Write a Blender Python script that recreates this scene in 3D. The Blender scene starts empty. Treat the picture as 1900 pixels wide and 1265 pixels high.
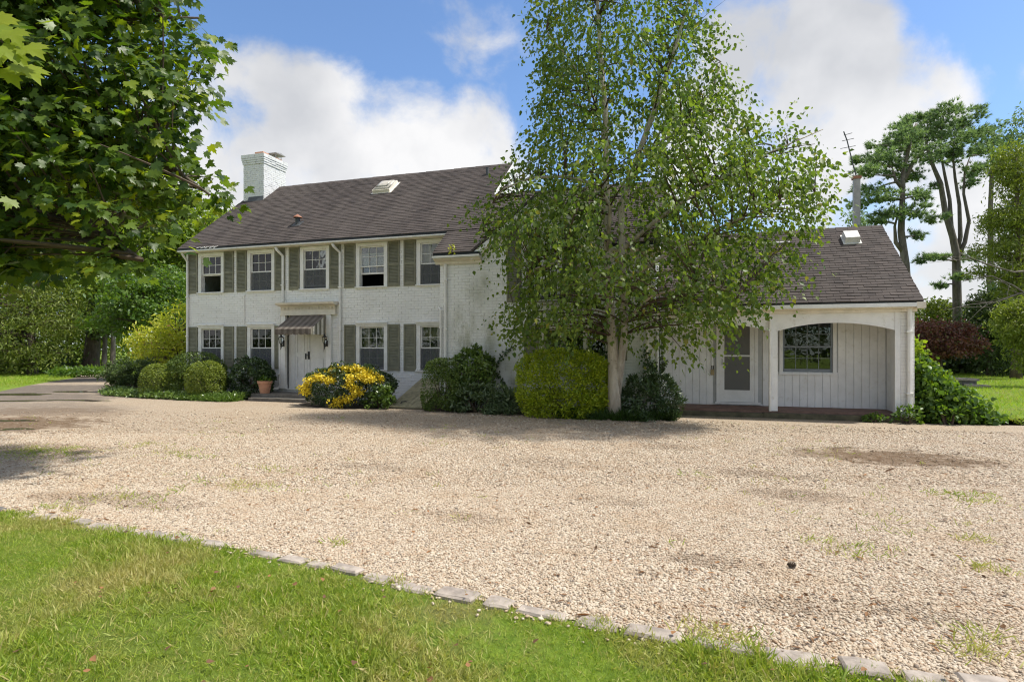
import bpy, bmesh, math, random
import numpy as np
from mathutils import Vector, Matrix

random.seed(7)
RNG = np.random.default_rng(11)
SC = bpy.context.scene
COL = SC.collection

# ------------------------------------------------------------------ camera
F_PX, HOR, EYE = 1065.0, 645.0, 1.58          # focal length and horizon in photo pixels, eye height
YAW = math.atan2(.303, .953)
CO, SI = math.cos(YAW), math.sin(YAW)
cam = bpy.data.cameras.new('camera')
cam.sensor_width = 36.0
cam.lens = 36.0 * F_PX / 1900.0
cam.shift_y = (HOR - 632.5) / 1900.0
cam.clip_start, cam.clip_end = .05, 3000
camo = bpy.data.objects.new('camera', cam)
COL.objects.link(camo)
camo.location = (0, 0, EYE)
camo.rotation_euler = (math.pi / 2, 0, YAW)
SC.camera = camo

SC.cycles.filter_width = 1.15
SC.view_settings.view_transform = 'Standard'
SC.view_settings.look = 'None'
SC.view_settings.gamma = 1
SC.view_settings.use_curve_mapping = False
SC.view_settings.exposure = 1.2

# ------------------------------------------------------------------ world, sun
SUNV = Vector((.55, .15, 1.0)).normalized()
SUN_EL = math.asin(SUNV.z)
SUN_ROT = math.atan2(SUNV.x, SUNV.y)


def pix_dir(px, py):
    a, b = (px - 950) / F_PX, (HOR - py) / F_PX
    return Vector((a * CO - SI, a * SI + CO, b)).normalized()


def cw(r, f):
    """metres right of / ahead of the camera -> world x, y"""
    return (r * CO - f * SI, r * SI + f * CO)


def G(px, py):
    """where a photo pixel meets the ground"""
    d = EYE * F_PX / (py - HOR)
    return cw((px - 950) / F_PX * d, d)


def make_world():
    w = bpy.data.worlds.new('World')
    SC.world = w
    w.use_nodes = True
    nt = w.node_tree
    nt.nodes.clear()
    N, L = nt.nodes.new, nt.links.new
    out = N('ShaderNodeOutputWorld')
    bg = N('ShaderNodeBackground')
    bg.inputs['Strength'].default_value = .15
    sky = N('ShaderNodeTexSky')
    sky.sky_type = 'NISHITA'
    sky.sun_disc = False
    sky.sun_elevation = SUN_EL
    sky.sun_rotation = SUN_ROT
    sky.air_density = 1.0
    sky.dust_density = .6
    sky.ozone_density = 1.5
    tc = N('ShaderNodeTexCoord')

    def math_(op, a, b=None, clamp=False):
        m = N('ShaderNodeMath')
        m.operation = op
        m.use_clamp = clamp
        for i, v in enumerate((a, b)):
            if v is None:
                continue
            if isinstance(v, (int, float)):
                m.inputs[i].default_value = v
            else:
                L(v, m.inputs[i])
        return m.outputs[0]
    # clouds: billows at given directions, more of the same all round the sky
    blobs = [(470, 200, 78, 1), (610, 265, 105, 1), (740, 275, 100, 1), (870, 300, 95, 1), (400, 280, 95, 1), (560, 350, 150, 1), (800, 370, 120, 1),
             (1515, 105, 95, 1), (1420, 140, 100, 1), (1470, 235, 130, 1), (1370, 250, 110, 1), (1625, 225, 100, 1), (1710, 190, 60, 1.), (1540, 265, 60, .8),
             (860, 50, 90, .42), (915, 110, 60, .4), (1750, 500, 150, .95), (1560, 480, 130, .7), (1900, 440, 110, .7), (1370, 60, 36, .45),
             (1900, 260, 80, .35), (1080, 280, 120, .5)]
    dirs = [(pix_dir(x, y), r / F_PX, k) for x, y, r, k in blobs]
    rr = random.Random(5)
    for i in range(70):
        az, el = rr.uniform(0, 2 * math.pi), rr.uniform(.08, 1.2)
        d = Vector((math.sin(az) * math.cos(el), math.cos(az) * math.cos(el), math.sin(el)))
        if d.dot(pix_dir(950, 400)) > .6:
            continue
        dirs.append((d, rr.uniform(.1, .22), 1))
    acc = None
    for d, r, k in dirs:
        dp = N('ShaderNodeVectorMath')
        dp.operation = 'DOT_PRODUCT'
        L(tc.outputs['Generated'], dp.inputs[0])
        dp.inputs[1].default_value = d
        mr = N('ShaderNodeMapRange')
        mr.interpolation_type = 'SMOOTHSTEP'
        mr.inputs[1].default_value = math.cos(r * 1.75)
        mr.inputs[2].default_value = math.cos(r * .45)
        mr.inputs[3].default_value = 0
        mr.inputs[4].default_value = k
        L(dp.outputs['Value'], mr.inputs[0])
        acc = mr.outputs[0] if acc is None else math_('MAXIMUM', acc, mr.outputs[0])

    def noise(scale, detail, rough, dist=0):
        n = N('ShaderNodeTexNoise')
        n.inputs['Scale'].default_value = scale
        n.inputs['Detail'].default_value = detail
        n.inputs['Roughness'].default_value = rough
        n.inputs['Distortion'].default_value = dist
        L(tc.outputs['Generated'], n.inputs['Vector'])
        return n.outputs['Fac']
    n1 = noise(7.5, 9, .58, .25)
    dens = math_('ADD', math_('MULTIPLY', acc, .78), math_('MULTIPLY', math_('SUBTRACT', n1, .5), 1.5))
    mask = N('ShaderNodeMapRange')
    mask.interpolation_type = 'SMOOTHSTEP'
    mask.inputs[1].default_value = .32
    mask.inputs[2].default_value = .78
    L(dens, mask.inputs[0])
    # grey undersides where the billow is thick
    n2 = noise(5.0, 5, .5, .1)
    shade = N('ShaderNodeMapRange')
    shade.inputs[1].default_value = .38
    shade.inputs[2].default_value = .68
    L(n2, shade.inputs[0])
    cc = N('ShaderNodeMix')
    cc.data_type = 'RGBA'
    cc.inputs[6].default_value = (2.9, 2.87, 2.85, 1)
    cc.inputs[7].default_value = (1.9, 1.93, 2.0, 1)
    L(shade.outputs[0], cc.inputs[0])
    mix = N('ShaderNodeMix')
    mix.data_type = 'RGBA'
    tint = N('ShaderNodeMix')
    tint.data_type = 'RGBA'
    tint.blend_type = 'MULTIPLY'
    tint.inputs[0].default_value = 1
    tint.inputs[7].default_value = (.44, .51, .585, 1)
    L(sky.outputs[0], tint.inputs[6])
    L(math_('MULTIPLY', mask.outputs[0], .96), mix.inputs[0])
    L(tint.outputs[2], mix.inputs[6])
    L(cc.outputs[2], mix.inputs[7])
    L(mix.outputs[2], bg.inputs['Color'])
    L(bg.outputs[0], out.inputs['Surface'])


make_world()
sun = bpy.data.lights.new('sun', 'SUN')
sun.energy = 2.7
sun.angle = math.radians(3)
sun.color = (1, .955, .87)
suno = bpy.data.objects.new('sun', sun)
COL.objects.link(suno)
suno.rotation_euler = SUNV.to_track_quat('Z', 'Y').to_euler()


# ------------------------------------------------------------------ materials
def new_mat(name):
    m = bpy.data.materials.new(name)
    m.use_nodes = True
    nt = m.node_tree
    nt.nodes.clear()
    out = nt.nodes.new('ShaderNodeOutputMaterial')
    return m, nt, out


class NT:
    """a few shorthands for building node trees"""
    def __init__(s, name):
        s.m, s.nt, s.out = new_mat(name)
        s.tc = s.nt.nodes.new('ShaderNodeNewGeometry').outputs['Position']

    def n(s, t):
        return s.nt.nodes.new(t)

    def l(s, a, b):
        s.nt.links.new(a, b)

    def noise(s, scale, detail=4, rough=.55, vec=None, stretch=None, dist=0):
        v = vec or s.tc
        if stretch:
            mp = s.n('ShaderNodeMapping')
            mp.inputs['Scale'].default_value = stretch
            s.l(v, mp.inputs['Vector'])
            v = mp.outputs[0]
        t = s.n('ShaderNodeTexNoise')
        t.inputs['Scale'].default_value = scale
        t.inputs['Detail'].default_value = detail
        t.inputs['Roughness'].default_value = rough
        t.inputs['Distortion'].default_value = dist
        s.l(v, t.inputs['Vector'])
        return t.outputs['Fac']

    def rng(s, v, a, b, c=0, d=1, smooth=True):
        r = s.n('ShaderNodeMapRange')
        if smooth:
            r.interpolation_type = 'SMOOTHSTEP'
        for i, x in enumerate((a, b, c, d)):
            r.inputs[i + 1].default_value = x
        s.l(v, r.inputs[0])
        return r.outputs[0]

    def mix(s, fac, a, b, mode='MIX'):
        x = s.n('ShaderNodeMix')
        x.data_type = 'RGBA'
        x.blend_type = mode
        for i, v in ((0, fac), (6, a), (7, b)):
            if isinstance(v, (int, float)):
                x.inputs[i].default_value = v
            elif isinstance(v, tuple):
                x.inputs[i].default_value = v if len(v) == 4 else (*v, 1)
            else:
                s.l(v, x.inputs[i])
        return x.outputs[2]

    def math(s, op, a, b=None):
        x = s.n('ShaderNodeMath')
        x.operation = op
        for i, v in enumerate((a, b)):
            if v is None:
                continue
            if isinstance(v, (int, float)):
                x.inputs[i].default_value = v
            else:
                s.l(v, x.inputs[i])
        return x.outputs[0]

    def bump(s, h, strength=.3, dist=.01):
        b = s.n('ShaderNodeBump')
        b.inputs['Strength'].default_value = strength
        b.inputs['Distance'].default_value = dist
        s.l(h, b.inputs['Height'])
        return b.outputs[0]

    def bsdf(s, col, rough=.6, normal=None, spec=.4, metal=0):
        p = s.n('ShaderNodeBsdfPrincipled')
        if isinstance(col, tuple):
            p.inputs['Base Color'].default_value = (*col[:3], 1)
        else:
            s.l(col, p.inputs['Base Color'])
        if isinstance(rough, (int, float)):
            p.inputs['Roughness'].default_value = rough
        else:
            s.l(rough, p.inputs['Roughness'])
        p.inputs['Specular IOR Level'].default_value = spec
        p.inputs['Metallic'].default_value = metal
        if normal is not None:
            s.l(normal, p.inputs['Normal'])
        return p.outputs[0]

    def done(s, sh):
        s.l(sh, s.out.inputs['Surface'])
        return s.m

    def attr(s, name, kind='GEOMETRY'):
        a = s.n('ShaderNodeAttribute')
        a.attribute_name = name
        a.attribute_type = kind
        return a


def simple(name, col, rough=.6, var=.25, scale=6, bump=.15, bscale=40, spec=.4, metal=0, dirt=None):
    t = NT(name)
    n = t.noise(scale, 5, .6)
    c = t.mix(t.rng(n, .3, .7), tuple(x * (1 - var) for x in col), tuple(min(1, x * (1 + var * .5)) for x in col))
    if dirt:
        c = t.mix(t.rng(t.noise(scale * 2.3, 8, .7), .55, .72, 0, .8), c, dirt)
    return t.done(t.bsdf(c, rough, t.bump(t.noise(bscale, 4), bump, .004), spec, metal))


def m_painted_brick(name, stain, worn=False):
    t = NT(name)
    base = t.mix(t.rng(t.noise(1.1, 5, .6), .35, .7), (.84, .83, .805), (.75, .74, .715))
    base = t.mix(t.rng(t.noise(9, 6, .65), .62, .8, 0, .55), base, (.50, .49, .46))
    # bare spots where the paint flaked
    base = t.mix(t.rng(t.noise(17, 7, .7), .665, .71, 0, .8), base, (.27, .22, .19))
    if worn:
        base = t.mix(.35, base, (.50, .51, .53))
        base = t.mix(t.rng(t.noise(11, 8, .75), .55, .66, 0, .75), base, (.24, .22, .21))
    if stain:
        sx = t.n('ShaderNodeSeparateXYZ')
        t.l(t.tc, sx.inputs[0])
        z = sx.outputs[2]
        streak = t.noise(2.6, 6, .62, stretch=(1, 1, .33))
        acc = None
        for cx, cz, rx, rz, k in ((-5.75, 2.0, .42, 1.0, .9), (-5.1, 1.75, .28, .8, .8), (-5.45, 3.0, .5, .5, .5), (-4.35, .55, .35, .75, .9), (-5.9, 1.2, .3, .6, .9), (-1.2, .8, .3, .7, .6), (-4.75, 1.1, .5, .4, .5), (-5.2, 3.3, .2, .3, .6)):
            sb = t.n('ShaderNodeVectorMath')
            sb.operation = 'SUBTRACT'
            t.l(t.tc, sb.inputs[0])
            sb.inputs[1].default_value = (cx, 0, cz)
            sc = t.n('ShaderNodeVectorMath')
            sc.operation = 'MULTIPLY'
            t.l(sb.outputs[0], sc.inputs[0])
            sc.inputs[1].default_value = (1 / rx, 0, 1 / rz)
            ln = t.n('ShaderNodeVectorMath')
            ln.operation = 'LENGTH'
            t.l(sc.outputs[0], ln.inputs[0])
            v = t.rng(ln.outputs['Value'], 0, 1.25, k, 0)
            acc = v if acc is None else t.math('MAXIMUM', acc, v)
        m = t.math('MULTIPLY', t.rng(streak, .34, .56), acc)
        base = t.mix(t.math('MULTIPLY', m, .85), base, (.25, .25, .13))
        base = t.mix(t.math('MULTIPLY', t.rng(t.noise(12, 7, .75), .52, .66), t.math('MULTIPLY', acc, .7)), base, (.17, .165, .12))
        m2 = t.math('MULTIPLY', t.rng(t.noise(3.5, 6, .7, stretch=(1, 1, .45)), .57, .7), t.rng(z, 4.2, 2.6))
        base = t.mix(t.math('MULTIPLY', m2, .5), base, (.33, .31, .25))
    h = t.math('ADD', t.noise(60, 5, .6), t.math('MULTIPLY', t.noise(14, 4), .8))
    return t.done(t.bsdf(base, .62, t.bump(h, .8, .009), .35))


def m_shingle():
    t = NT('asphalt_shingle')
    r = t.attr('rnd').outputs['Fac']
    c = t.mix(r, (.044, .034, .030), (.100, .078, .068))
    streak = t.noise(.9, 5, .6, stretch=(1.6, .28, .28))
    c = t.mix(t.rng(streak, .38, .66), c, (.138, .113, .098), 'MIX')
    c = t.mix(.45, c, t.mix(r, (.036, .028, .024), (.100, .077, .067)))
    c = t.mix(t.rng(t.noise(140, 3, .7), .3, .75), c, (.05, .045, .045))
    c = t.mix(t.rng(t.noise(5, 6, .7), .66, .8, 0, .5), c, (.19, .185, .16))
    return t.done(t.bsdf(c, .9, t.bump(t.noise(220, 3), .4, .004), .25))


def m_glass():
    t = NT('window_glass')
    tr = t.n('ShaderNodeBsdfTransparent')
    tr.inputs['Color'].default_value = (.86, .9, .88, 1)
    gl = t.n('ShaderNodeBsdfGlossy')
    gl.inputs['Roughness'].default_value = .015
    nb = t.bump(t.noise(2.2, 2), .12, .03)
    t.l(nb, gl.inputs['Normal'])
    fr = t.n('ShaderNodeFresnel')
    fr.inputs['IOR'].default_value = 1.7
    mx = t.n('ShaderNodeMixShader')
    t.l(fr.outputs[0], mx.inputs[0])
    t.l(tr.outputs[0], mx.inputs[1])
    t.l(gl.outputs[0], mx.inputs[2])
    return t.done(mx.outputs[0])


def m_screen(name, col, fac):
    t = NT(name)
    tr = t.n('ShaderNodeBsdfTransparent')
    mx = t.n('ShaderNodeMixShader')
    mx.inputs[0].default_value = fac
    t.l(tr.outputs[0], mx.inputs[1])
    t.l(t.bsdf(col, .7), mx.inputs[2])
    return t.done(mx.outputs[0])


def m_leaf(name, a, b, trans=.4, rough=.45, tcol=None, spec=.35, third=None):
    t = NT(name)
    r = t.attr('rnd').outputs['Fac']
    c = t.mix(r, a, b)
    if third:
        c = t.mix(t.rng(r, third[1], third[1] + .04), c, third[0])
    p = t.bsdf(c, rough, None, spec)
    tl = t.n('ShaderNodeBsdfTranslucent')
    k = tcol or (1.5, 1.6, .55)
    t.l(t.mix(1.0, c, (*k, 1), 'MULTIPLY'), tl.inputs['Color'])
    mx = t.n('ShaderNodeMixShader')
    mx.inputs[0].default_value = trans
    t.l(p, mx.inputs[1])
    t.l(tl.outputs[0], mx.inputs[2])
    return t.done(mx.outputs[0])


def m_bark(name, a, b, streak=None, sc=9):
    t = NT(name)
    c = t.mix(t.rng(t.noise(sc, 6, .65, stretch=(1, 1, .22)), .35, .65), a, b)
    if streak:
        c = t.mix(t.rng(t.noise(sc * 1.4, 5, .6, stretch=(1, 1, 2.4)), .6, .7, 0, .85), c, streak)
    return t.done(t.bsdf(c, .85, t.bump(t.noise(sc * 2.5, 5, .65, stretch=(1, 1, .25)), .7, .02), .2))


def m_grass(name, ca, cb, straw, amount):
    t = NT(name)
    r = t.attr('rnd').outputs['Fac']
    c = t.mix(r, ca, cb)
    patch = t.noise(1.15, 5, .62)
    f = t.math('ADD', t.math('MULTIPLY', t.rng(patch, .42, .66), amount), t.rng(r, .86, .9, 0, .8))
    c = t.mix(t.math('MINIMUM', f, .95), c, straw)
    p = t.bsdf(c, .5, None, .35)
    tl = t.n('ShaderNodeBsdfTranslucent')
    t.l(t.mix(1.0, c, (1.35, 1.4, .6, 1), 'MULTIPLY'), tl.inputs['Color'])
    mx = t.n('ShaderNodeMixShader')
    mx.inputs[0].default_value = .4
    t.l(p, mx.inputs[1])
    t.l(tl.outputs[0], mx.inputs[2])
    return t.done(mx.outputs[0])


def blob_mask(t, blobs, wob=.5, nscale=1.6):
    """soft patches of dirt at given places on the ground, with ragged edges"""
    acc = None
    nz = t.math('MULTIPLY', t.math('SUBTRACT', t.noise(nscale, 7, .68), .5), wob * 2)
    for cx, cy, rx, ry, k in blobs:
        mp = t.n('ShaderNodeVectorMath')
        mp.operation = 'SUBTRACT'
        t.l(t.tc, mp.inputs[0])
        mp.inputs[1].default_value = (cx, cy, 0)
        sc = t.n('ShaderNodeVectorMath')
        sc.operation = 'MULTIPLY'
        t.l(mp.outputs[0], sc.inputs[0])
        sc.inputs[1].default_value = (1 / rx, 1 / ry, 0)
        ln = t.n('ShaderNodeVectorMath')
        ln.operation = 'LENGTH'
        t.l(sc.outputs[0], ln.inputs[0])
        v = t.rng(t.math('ADD', ln.outputs['Value'], nz), 1.05, .55, 0, k)
        acc = v if acc is None else t.math('MAXIMUM', acc, v)
    return acc


g = lambda x, y: G(x, y)
DIRT = []
for px, py, rx, ry, k in [(1665, 850, 1.35, .8, 1), (1560, 845, 1.0, .5, .6), (1400, 880, .7, .3, .45), (1480, 920, .6, .3, .5), (1320, 1045, .35, .16, .5), (1230, 830, .6, .3, .35),
                          (30, 785, 2.2, 1.3, .95), (100, 765, 2.6, 1.2, .5), (250, 930, .9, .3, .45), (130, 925, .6, .25, .45), (700, 868, .6, .25, .35),
                          (1010, 860, .8, .4, .25), (1480, 1130, .4, .15, .35), (60, 835, 1.4, .6, .4), (1700, 1140, .5, .15, .3), (1130, 930, .5, .2, .3), (850, 960, .5, .2, .3)]:
    x, y = g(px, py)
    DIRT.append((x, y, rx, ry, k))
LANE = [(-24, 15.5, 5.0, 3.0, 1), (-20.5, 12.8, 4.2, 2.2, .9), (-29, 20.5, 4, 4, 1), (-16.5, 10.5, 3.2, 1.8, .6)]


def gravel_colour(t, r):
    """pebble colours from a random value"""
    cr = t.n('ShaderNodeValToRGB')
    e = cr.color_ramp
    e.interpolation = 'CONSTANT'
    cols = [(0, (.41, .335, .245)), (.2, (.47, .395, .30)), (.42, (.35, .26, .178)), (.56, (.50, .43, .34)), (.74, (.31, .21, .13)), (.82, (.26, .205, .15)), (.88, (.42, .32, .22)), (.96, (.15, .12, .095))]
    e.elements[0].color = (*cols[0][1], 1)
    e.elements[1].position = cols[1][0]
    e.elements[1].color = (*cols[1][1], 1)
    for p, c in cols[2:]:
        x = e.elements.new(p)
        x.color = (*c, 1)
    t.l(r, cr.inputs[0])
    return cr.outputs[0]


def m_gravel():
    t = NT('gravel')
    vo = t.n('ShaderNodeTexVoronoi')
    vo.inputs['Scale'].default_value = 58
    t.l(t.tc, vo.inputs['Vector'])
    sp = t.n('ShaderNodeSeparateXYZ')
    t.l(vo.outputs['Color'], sp.inputs[0])
    c = gravel_colour(t, sp.outputs[0])
    c = t.mix(.2, c, (.46, .36, .26))
    c = t.mix(t.rng(vo.outputs['Distance'], .5, .85, 0, .85), c, (.16, .12, .085))
    c = t.mix(t.rng(t.noise(.55, 6, .65), .45, .72, 0, .42), c, (.36, .27, .18))
    c = t.mix(t.rng(t.noise(5.5, 8, .75), .6, .74, 0, .55), c, (.25, .18, .11))
    c = t.mix(t.rng(t.noise(2.1, 8, .72), .62, .72, 0, .4), c, (.22, .22, .09))
    c = t.mix(t.math('MULTIPLY', blob_mask(t, LANE, .45, .9), t.rng(t.noise(3, 7, .7),   .25, .6, .6, .92)), c, (.12, .10, .085))
    c = t.mix(t.math('MULTIPLY', blob_mask(t, DIRT, 1.5, 2.6), t.rng(t.noise(9, 6, .7), .25, .62, .5, 1)), c, (.13, .08, .042))
    h = t.math('SUBTRACT', 1.0, vo.outputs['Distance'])
    nb = t.bump(t.math('ADD', h, t.math('MULTIPLY', t.noise(2.5, 4), 1.5)), .8, .02)
    return t.done(t.bsdf(c, .85, nb, .25))


def m_pebble():
    t = NT('pebble')
    r = t.attr('prnd', 'INSTANCER').outputs['Fac']
    c = gravel_colour(t, r)
    c = t.mix(t.rng(t.noise(30, 4), .3, .7, 0, .3), c, (.50, .40, .29))
    c = t.mix(t.rng(t.noise(1.3, 7, .7), .46, .7, 0, .5), c, (.36, .25, .15))
    c = t.mix(t.rng(t.noise(4.5, 7, .75), .56, .7, 0, .55), c, (.24, .165, .10))
    c = t.mix(t.math('MULTIPLY', t.math('MULTIPLY', blob_mask(t, DIRT, 1.5, 2.6), t.rng(t.noise(7, 6, .75), .35, .6, .25, 1)), .9), c, (.14, .085, .043))
    return t.done(t.bsdf(c, .6, t.bump(t.noise(120, 3), .2, .002), .35))


def m_lawn():
    t = NT('lawn_ground')
    c = t.mix(t.rng(t.noise(7, 7, .7), .35, .65), (.11, .19, .018), (.21, .30, .034))
    c = t.mix(t.rng(t.noise(.3, 6, .6), .4, .65, 0, .5), c, (.15, .17, .04))
    c = t.mix(t.rng(t.noise(1.15, 5, .62), .5, .68, 0, .6), c, (.19, .15, .075))
    c = t.mix(t.rng(t.noise(40, 5, .7), .5, .75, 0, .6), c, (.05, .045, .02))
    return t.done(t.bsdf(c, .9, t.bump(t.noise(30, 6, .7), .9, .05), .15))


M = {}
M['brick'] = m_painted_brick('painted_brick', False)
M['brick_stained'] = m_painted_brick('painted_brick_stained', True)
M['brick_worn'] = m_painted_brick('worn_painted_brick', False, True)
M['mortar'] = simple('painted_mortar', (.70, .69, .665), .8, .14, 6, .3)
M['trim'] = simple('white_trim_paint', (.79, .775, .74), .5, .1, 4, .12, 25, dirt=(.60, .55, .46))
M['cream'] = simple('cream_weathered_paint', (.76, .70, .60), .55, .14, 3, .15, 25, dirt=(.50, .42, .30))
M['board'] = simple('white_board_paint', (.80, .80, .795), .5, .08, 3, .12, 30, dirt=(.62, .60, .55))
M['shutter'] = simple('grey_green_shutter_paint', (.205, .198, .135), .6, .2, 5, .2, 40, dirt=(.14, .12, .085))
M['shingle'] = m_shingle()
M['roof_base'] = simple('roof_felt', (.05, .045, .045), .9)
M['black'] = simple('black_eave_strip', (.012, .014, .016), .45, .3)  # near-black strip along the roof edges
M['iron'] = simple('black_iron', (.02, .02, .022), .5)
M['glass'] = m_glass()
M['screen'] = m_screen('insect_screen', (.12, .125, .13), .5)
M['dscreen'] = m_screen('door_screen', (.20, .20, .19), .68)
M['curtain'] = simple('cream_curtain', (.62, .56, .43), .9, .2)
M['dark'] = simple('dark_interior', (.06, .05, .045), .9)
M['grey'] = simple('grey_door_paint', (.43, .44, .44), .55, .1)
M['bluegrey'] = simple('blue_grey_sash_paint', (.22, .25, .28), .5, .15)
M['door'] = simple('white_door_paint', (.72, .72, .70), .5, .08)
M['slab'] = simple('mossy_slab', (.16, .145, .125), .85, .35, 5, .4, 30, dirt=(.07, .08, .03))
M['porchfloor'] = simple('red_brown_floor', (.20, .12, .095), .8, .3, 6, .3)
M['mosstimber'] = simple('mossy_timber', (.105, .095, .06), .9, .4, 6, .5, 30, dirt=(.05, .065, .02))
M['hatch'] = simple('weathered_hatch_board', (.30, .27, .17), .85, .3, 7, .4, 60, dirt=(.19, .19, .08))
M['terra'] = simple('terracotta', (.52, .27, .17), .8, .15, 8, .15, dirt=(.55, .36, .27))
M['copper'] = simple('rust_metal', (.30, .13, .075), .6)
M['pipe'] = simple('dark_pipe', (.07, .075, .08), .6)
M['vent'] = simple('pale_vent', (.66, .64, .60), .5)
M['sky_dome'] = simple('skylight_dome', (.50, .46, .39), .35)
M['zinc'] = simple('grey_flue', (.36, .35, .35), .55, .2)
M['stone'] = simple('granite', (.34, .29, .245), .9, .35, 9, .8, 45, dirt=(.20, .15, .11))
M['darkstone'] = simple('dark_stone', (.13, .12, .11), .8, .3, 9, .5)
M['soil'] = simple('bed_soil', (.055, .04, .025), .95, .4, 8, .9, 30)
M['gravel'] = m_gravel()
M['pebble'] = m_pebble()
M['lawn'] = m_lawn()
M['bark_birch'] = m_bark('birch_bark', (.58, .51, .42), (.40, .34, .27), (.085, .065, .05), 9)
M['bark_birch_thin'] = m_bark('birch_limb_bark', (.52, .47, .40), (.34, .29, .24), (.15, .11, .09), 10)
M['bark'] = m_bark('brown_bark', (.085, .066, .05), (.14, .11, .085))
M['bark_grey'] = m_bark('grey_pine_bark', (.11, .09, .075), (.19, .165, .145))
M['twig'] = simple('twig', (.09, .065, .045), .9)
M['awning'] = None
M['brass'] = simple('tarnished_brass', (.35, .28, .15), .45, .2, metal=.3)


def m_awning():
    t = NT('awning_stripes')
    a = t.attr('stripe').outputs['Fac']
    c = t.mix(a, (.125, .105, .088), (.20, .172, .145))
    c = t.mix(t.rng(t.noise(6, 6, .7), .4, .75, 0, .5), c, (.055, .045, .04))
    return t.done(t.bsdf(c, .85, t.bump(t.noise(60, 3), .2), .2))


def m_awning_side():
    t = NT('awning_side_stripes')
    a = t.attr('stripe').outputs['Fac']
    c = t.mix(a, (.22, .21, .17), (.72, .69, .62))
    c = t.mix(t.rng(t.noise(8, 6, .7), .45, .75, 0, .6), c, (.25, .22, .17))
    return t.done(t.bsdf(c, .85, None, .2))


M['awning'] = m_awning()
M['awning_side'] = m_awning_side()


# ------------------------------------------------------------------ mesh helpers
class MB:
    def __init__(s):
        s.v, s.f, s.a = [], [], []

    def quadbox(s, p, rnd=None):
        """8 corner points: bottom 0-3, top 4-7"""
        b = len(s.v)
        s.v += [tuple(q) for q in p]
        s.f += [(b, b + 3, b + 2, b + 1), (b + 4, b + 5, b + 6, b + 7), (b, b + 1, b + 5, b + 4), (b + 1, b + 2, b + 6, b + 5), (b + 2, b + 3, b + 7, b + 6), (b + 3, b, b + 4, b + 7)]
        s.a += [random.random() if rnd is None else rnd] * 8
        return s

    def box(s, x0, x1, y0, y1, z0, z1, rnd=None):
        return s.quadbox([(x0, y0, z0), (x1, y0, z0), (x1, y1, z0), (x0, y1, z0), (x0, y0, z1), (x1, y0, z1), (x1, y1, z1), (x0, y1, z1)], rnd)

    def poly(s, pts, rnd=None):
        b = len(s.v)
        s.v += [tuple(p) for p in pts]
        s.f.append(tuple(range(b, b + len(pts))))
        s.a += [random.random() if rnd is None else rnd] * len(pts)
        return s

    def prism(s, pts, off):
        """polygon extruded along off"""
        b, n = len(s.v), len(pts)
        s.v += [tuple(p) for p in pts] + [tuple(p[i] + off[i] for i in range(3)) for p in pts]
        s.a += [random.random()] * (2 * n)
        s.f.append(tuple(range(b, b + n)))
        s.f.append(tuple(range(b + 2 * n - 1, b + n - 1, -1)))
        for i in range(n):
            j = (i + 1) % n
            s.f.append((b + i, b + n + i, b + n + j, b + j))
        return s

    def tube(s, pts, rad, k=6, cap=True):
        pts = [Vector(p) for p in pts]
        if isinstance(rad, (int, float)):
            rad = [rad] * len(pts)
        b0 = len(s.v)
        up = Vector((0, 0, 1))
        prev = None
        for i, p in enumerate(pts):
            d = (pts[min(i + 1, len(pts) - 1)] - pts[max(i - 1, 0)])
            if d.length < 1e-9:
                d = Vector((0, 0, 1))
            d.normalize()
            if prev is None:
                ref = up if abs(d.z) < .95 else Vector((1, 0, 0))
                u = d.cross(ref).normalized()
            else:
                u = (prev - d * prev.dot(d))
                u = u.normalized() if u.length > 1e-6 else d.cross(up).normalized()
            prev = u
            w = d.cross(u)
            for j in range(k):
                t = 2 * math.pi * j / k
                q = p + (u * math.cos(t) + w * math.sin(t)) * rad[i]
                s.v.append(tuple(q))
        s.a += [random.random()] * (k * len(pts))
        for i in range(len(pts) - 1):
            for j in range(k):
                j2 = (j + 1) % k
                s.f.append((b0 + i * k + j, b0 + i * k + j2, b0 + (i + 1) * k + j2, b0 + (i + 1) * k + j))
        if cap:
            s.f.append(tuple(b0 + j for j in range(k - 1, -1, -1)))
            e = b0 + (len(pts) - 1) * k
            s.f.append(tuple(e + j for j in range(k)))
        return s

    def lathe(s, prof, c=(0, 0, 0), k=20):
        b = len(s.v)
        for r, z in prof:
            for j in range(k):
                t = 2 * math.pi * j / k
                s.v.append((c[0] + r * math.cos(t), c[1] + r * math.sin(t), c[2] + z))
        s.a += [.5] * (k * len(prof))
        for i in range(len(prof) - 1):
            for j in range(k):
                j2 = (j + 1) % k
                s.f.append((b + i * k + j, b + i * k + j2, b + (i + 1) * k + j2, b + (i + 1) * k + j))
        return s

    def mesh(s, name, mat, smooth=False):
        me = bpy.data.meshes.new(name)
        me.from_pydata(s.v, [], s.f)
        me.materials.append(mat)
        at = me.attributes.new('rnd', 'FLOAT', 'POINT')
        at.data.foreach_set('value', np.array(s.a, dtype=np.float32))
        if smooth:
            me.polygons.foreach_set('use_smooth', [True] * len(me.polygons))
        me.update()
        return me


def link(name, me, parent=None, loc=None):
    o = bpy.data.objects.new(name, me)
    COL.objects.link(o)
    if loc is not None:
        o.location = loc
    if parent is not None:
        o.parent = parent
        o.matrix_parent_inverse = Matrix.Translation(parent.location).inverted()
    return o


def part(name, mb, mat, parent, smooth=False, stuff=False, label=None):
    if not mb.f:
        return None
    o = link(name, mb.mesh(name, mat, smooth), parent)
    if stuff:
        o['kind'] = 'stuff'
    if label:
        o['label'] = label
    return o


def tag(o, label, cat, group=None):
    o['label'] = label
    o['category'] = cat
    if group:
        o['group'] = group
    return o


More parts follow.
